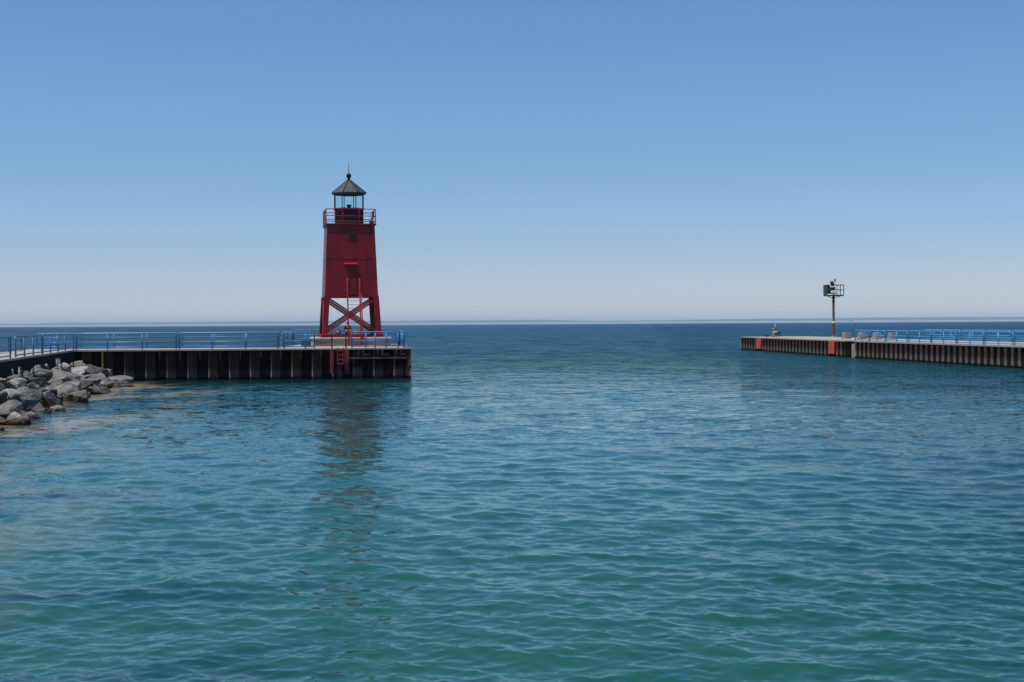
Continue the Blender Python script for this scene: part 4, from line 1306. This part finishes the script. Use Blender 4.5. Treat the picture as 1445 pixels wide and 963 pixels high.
GB = 'boulders on the bank beside the left pier'
ROCKS = [  # zoomed x, y, w, h of the photograph's lower left, depth factor, material, tilt, label
    (195, 640, 255, 160, .9, 'grey', (12, 6), 'big flat-topped grey block, largest boulder in the middle of the bank'),
    (85, 720, 190, 120, .9, 'grey', (5, -14), 'rounded grey boulder at the left border below the flat-topped block'),
    (115, 815, 260, 95, .6, 'brown', (0, 2), 'long low wet brown boulder lying at the waterline by the left border'),
    (10, 872, 80, 55, .8, 'brown', (0, 5), 'wet brown stone in the water at the very left border'),
    (238, 768, 130, 55, .8, 'pale', (0, 0), 'low pale stone right of the long wet brown boulder'),
    (440, 735, 140, 75, .8, 'pale', (0, -10), 'pale rounded stone at the waterline below the split boulder'),
    (595, 650, 180, 120, .8, 'brown', (6, -16), 'brown-grey wedge boulder at the waterline'),
    (755, 597, 165, 95, .8, 'brown', (0, 4), 'reddish brown boulder standing in the water right of the wedge boulder'),
    (378, 600, 120, 90, .8, 'dark', (15, 8), 'dark rough boulder right behind the flat-topped block'),
    (405, 668, 150, 110, .8, 'dark', (10, 16), 'dark split boulder between the flat-topped block and the water'),
    (485, 590, 210, 120, .9, 'grey', (14, 14), 'grey sloping boulder in the middle of the bank'),
    (550, 555, 150, 75, .9, 'grey', (10, 4), 'speckled grey boulder above the sloping one'),
    (240, 560, 130, 75, .9, 'grey', (10, -8), 'smooth grey boulder just above the flat-topped block'),
    (285, 515, 135, 62, .9, 'dark', (8, 4), 'darker grey boulder halfway up the bank'),
    (148, 530, 115, 75, .9, 'pale', (12, 3), 'light grey boulder with a sharp face, upper left of the flat-topped block'),
    (40, 570, 120, 100, .9, 'dark', (8, 8), 'dark broken boulder near the left border'),
    (15, 645, 95, 120, .9, 'dark', (0, 12), 'very dark boulder cut by the left border'),
    (72, 497, 95, 55, .9, 'grey', (10, 10), 'small tilted grey boulder under the quay wall'),
    (12, 507, 65, 45, .9, 'pale', (5, 0), 'small light boulder at the left border under the quay wall'),
    (312, 452, 165, 105, .9, 'grey', (16, -6), 'large grey boulder with a striped face below the leaning stakes'),
    (228, 478, 105, 95, .9, 'grey', (10, 18), 'pointed grey boulder left of the striped one'),
    (490, 470, 270, 100, .8, 'grey', (16, 10), 'long flat grey slab lying across the upper bank'),
    (498, 400, 110, 100, .9, 'pale', (14, 12), 'upright light boulder leaning against the quay wall'),
    (440, 428, 70, 45, .9, 'pale', (5, 0), 'small light stone at the foot of the upright boulder'),
    (598, 392, 95, 65, .9, 'grey', (8, -6), 'grey boulder at the top of the bank by the pier bend'),
    (686, 382, 72, 62, .9, 'grey', (8, 4), 'small grey rounded boulder at the pier wall'),
    (745, 387, 80, 50, .9, 'pale', (5, -5), 'whitish boulder at the pier wall, left of the yellow strip'),
    (802, 405, 92, 58, .9, 'pale', (8, 12), 'whitish boulder right of the yellow strip'),
    (600, 435, 190, 90, .9, 'pale', (14, -8), 'broad light boulder below the pier bend'),
    (712, 462, 215, 115, .8, 'dark', (20, 4), 'big dark boulder with a rough shaded face'),
    (905, 428, 92, 72, .9, 'grey', (8, 6), 'grey boulder at the right end of the pile against the pier'),
    (905, 490, 210, 90, .8, 'grey', (6, 28), 'long grey boulder sloping down into the water at the right end'),
    (745, 508, 140, 100, .9, 'grey', (12, -12), 'rounded grey boulder in the lower right of the bank'),
    (805, 530, 130, 105, .8, 'grey', (12, 10), 'cracked grey boulder beside the long sloping one'),
    (645, 540, 75, 85, .8, 'grey', (8, 18), 'narrow upright boulder above the wedge boulder'),
    (870, 548, 150, 72, .7, 'dark', (5, 8), 'dark boulder half in the shade at the right waterline'),
    (650, 612, 65, 80, .8, 'dark', (5, 5), 'small black boulder beside the brown one at the water'),
    (525, 715, 110, 42, .8, 'brown', (0, 4), 'flat wet stone between the pale stone and the wedge boulder'),
    (345, 405, 70, 45, .9, 'grey', (4, 0), 'small grey stone on the top edge of the bank'),
    (170, 445, 80, 60, .9, 'dark', (4, 0), 'dark stone below the quay wall between the stakes'),
]
for i, (zx, zy, zw, zh, df, mk, tl, lb) in enumerate(ROCKS):
    px, py = zx / 5.35, 440 + zy / 5.35
    wpx, hpx = zw / 5.35, zh / 5.35
    p = bank_hit(px, py + hpx * 0.15)
    sc_ = p.y / FPX
    w_, h_ = wpx * sc_ * 1.22, hpx * sc_ * 1.30
    d_ = max(w_ * df, h_ * 0.8)
    o = boulder(p + Vector((-0.15, 0.10, -0.05)), (w_, d_, h_), R(random.uniform(-14, 14)), i + 11, M['rock_' + mk], (R(tl[0]), R(tl[1])), npts=(11, 15, 20, 13)[i % 4])
    tag(o, lb, 'boulder', GB)
rb = random.Random(21)
for k in range(46):
    s = rb.uniform(1.0, 42.0); q = rb.uniform(0.5, 5.3)
    p = CORNER + ad * s - an * q
    if (p - P0).dot(pb) > -0.6: continue
    z = bank_z(p.x, p.y) - 0.12
    if z < -0.45: continue
    sz = rb.uniform(0.45, 0.95)
    o = boulder(Vector((p.x, p.y, z)), (sz * rb.uniform(1, 1.5), sz * 1.1, sz * rb.uniform(0.6, 0.95)), rb.uniform(0, 6), 100 + k,
                M['rock_' + rb.choice(('grey', 'grey', 'dark', 'pale'))], (R(rb.uniform(-15, 15)), R(rb.uniform(-15, 15))), 'rubble_stone', 12)
    tag(o, 'smaller rubble stone wedged between the big boulders of the bank', 'stone', 'rubble stones between the boulders')

# old timber stakes standing against the quay wall
STK = [(80.5, 506, 515, 0, 'left stake of the upright pair beside the leaning light boulder'), (83.6, 506, 515.5, 0, 'right stake of the upright pair beside the leaning light boulder'),
       (44.0, 516, 523, 0.35, 'left stake of the leaning pair above the striped boulder'), (47.5, 515.5, 523, 0.35, 'right stake of the leaning pair above the striped boulder'),
       (19.5, 521, 531, -0.12, 'thick left stake of the pair under the quay wall at far left'), (26.5, 518, 530, 0.05, 'short stake right of the thick far-left one under the quay wall')]
for px, y0, y1, lean, lb in STK:
    base = on_line(px, CORNER - an * 0.28, AN - an * 0.28, 515)
    D = base.y
    zt_, zb2 = at_depth(px, y0, D).z, at_depth(px, y1, D).z - 0.6
    o = MB().tube([(0, 0, 0), (lean * 0.5 * (zt_ - zb2), 0, 0.5 * (zt_ - zb2)), (lean * (zt_ - zb2), 0, zt_ - zb2)], [0.085, 0.08, 0.07], 8).build('timber_stake', M['timber'], loc=(base.x, base.y, zb2))
    tag(o, 'weathered grey timber ' + lb.replace('left stake', 'stake, left').replace('right stake', 'stake, right') if False else 'grey timber: ' + lb, 'stake', 'timber stakes under the quay wall')
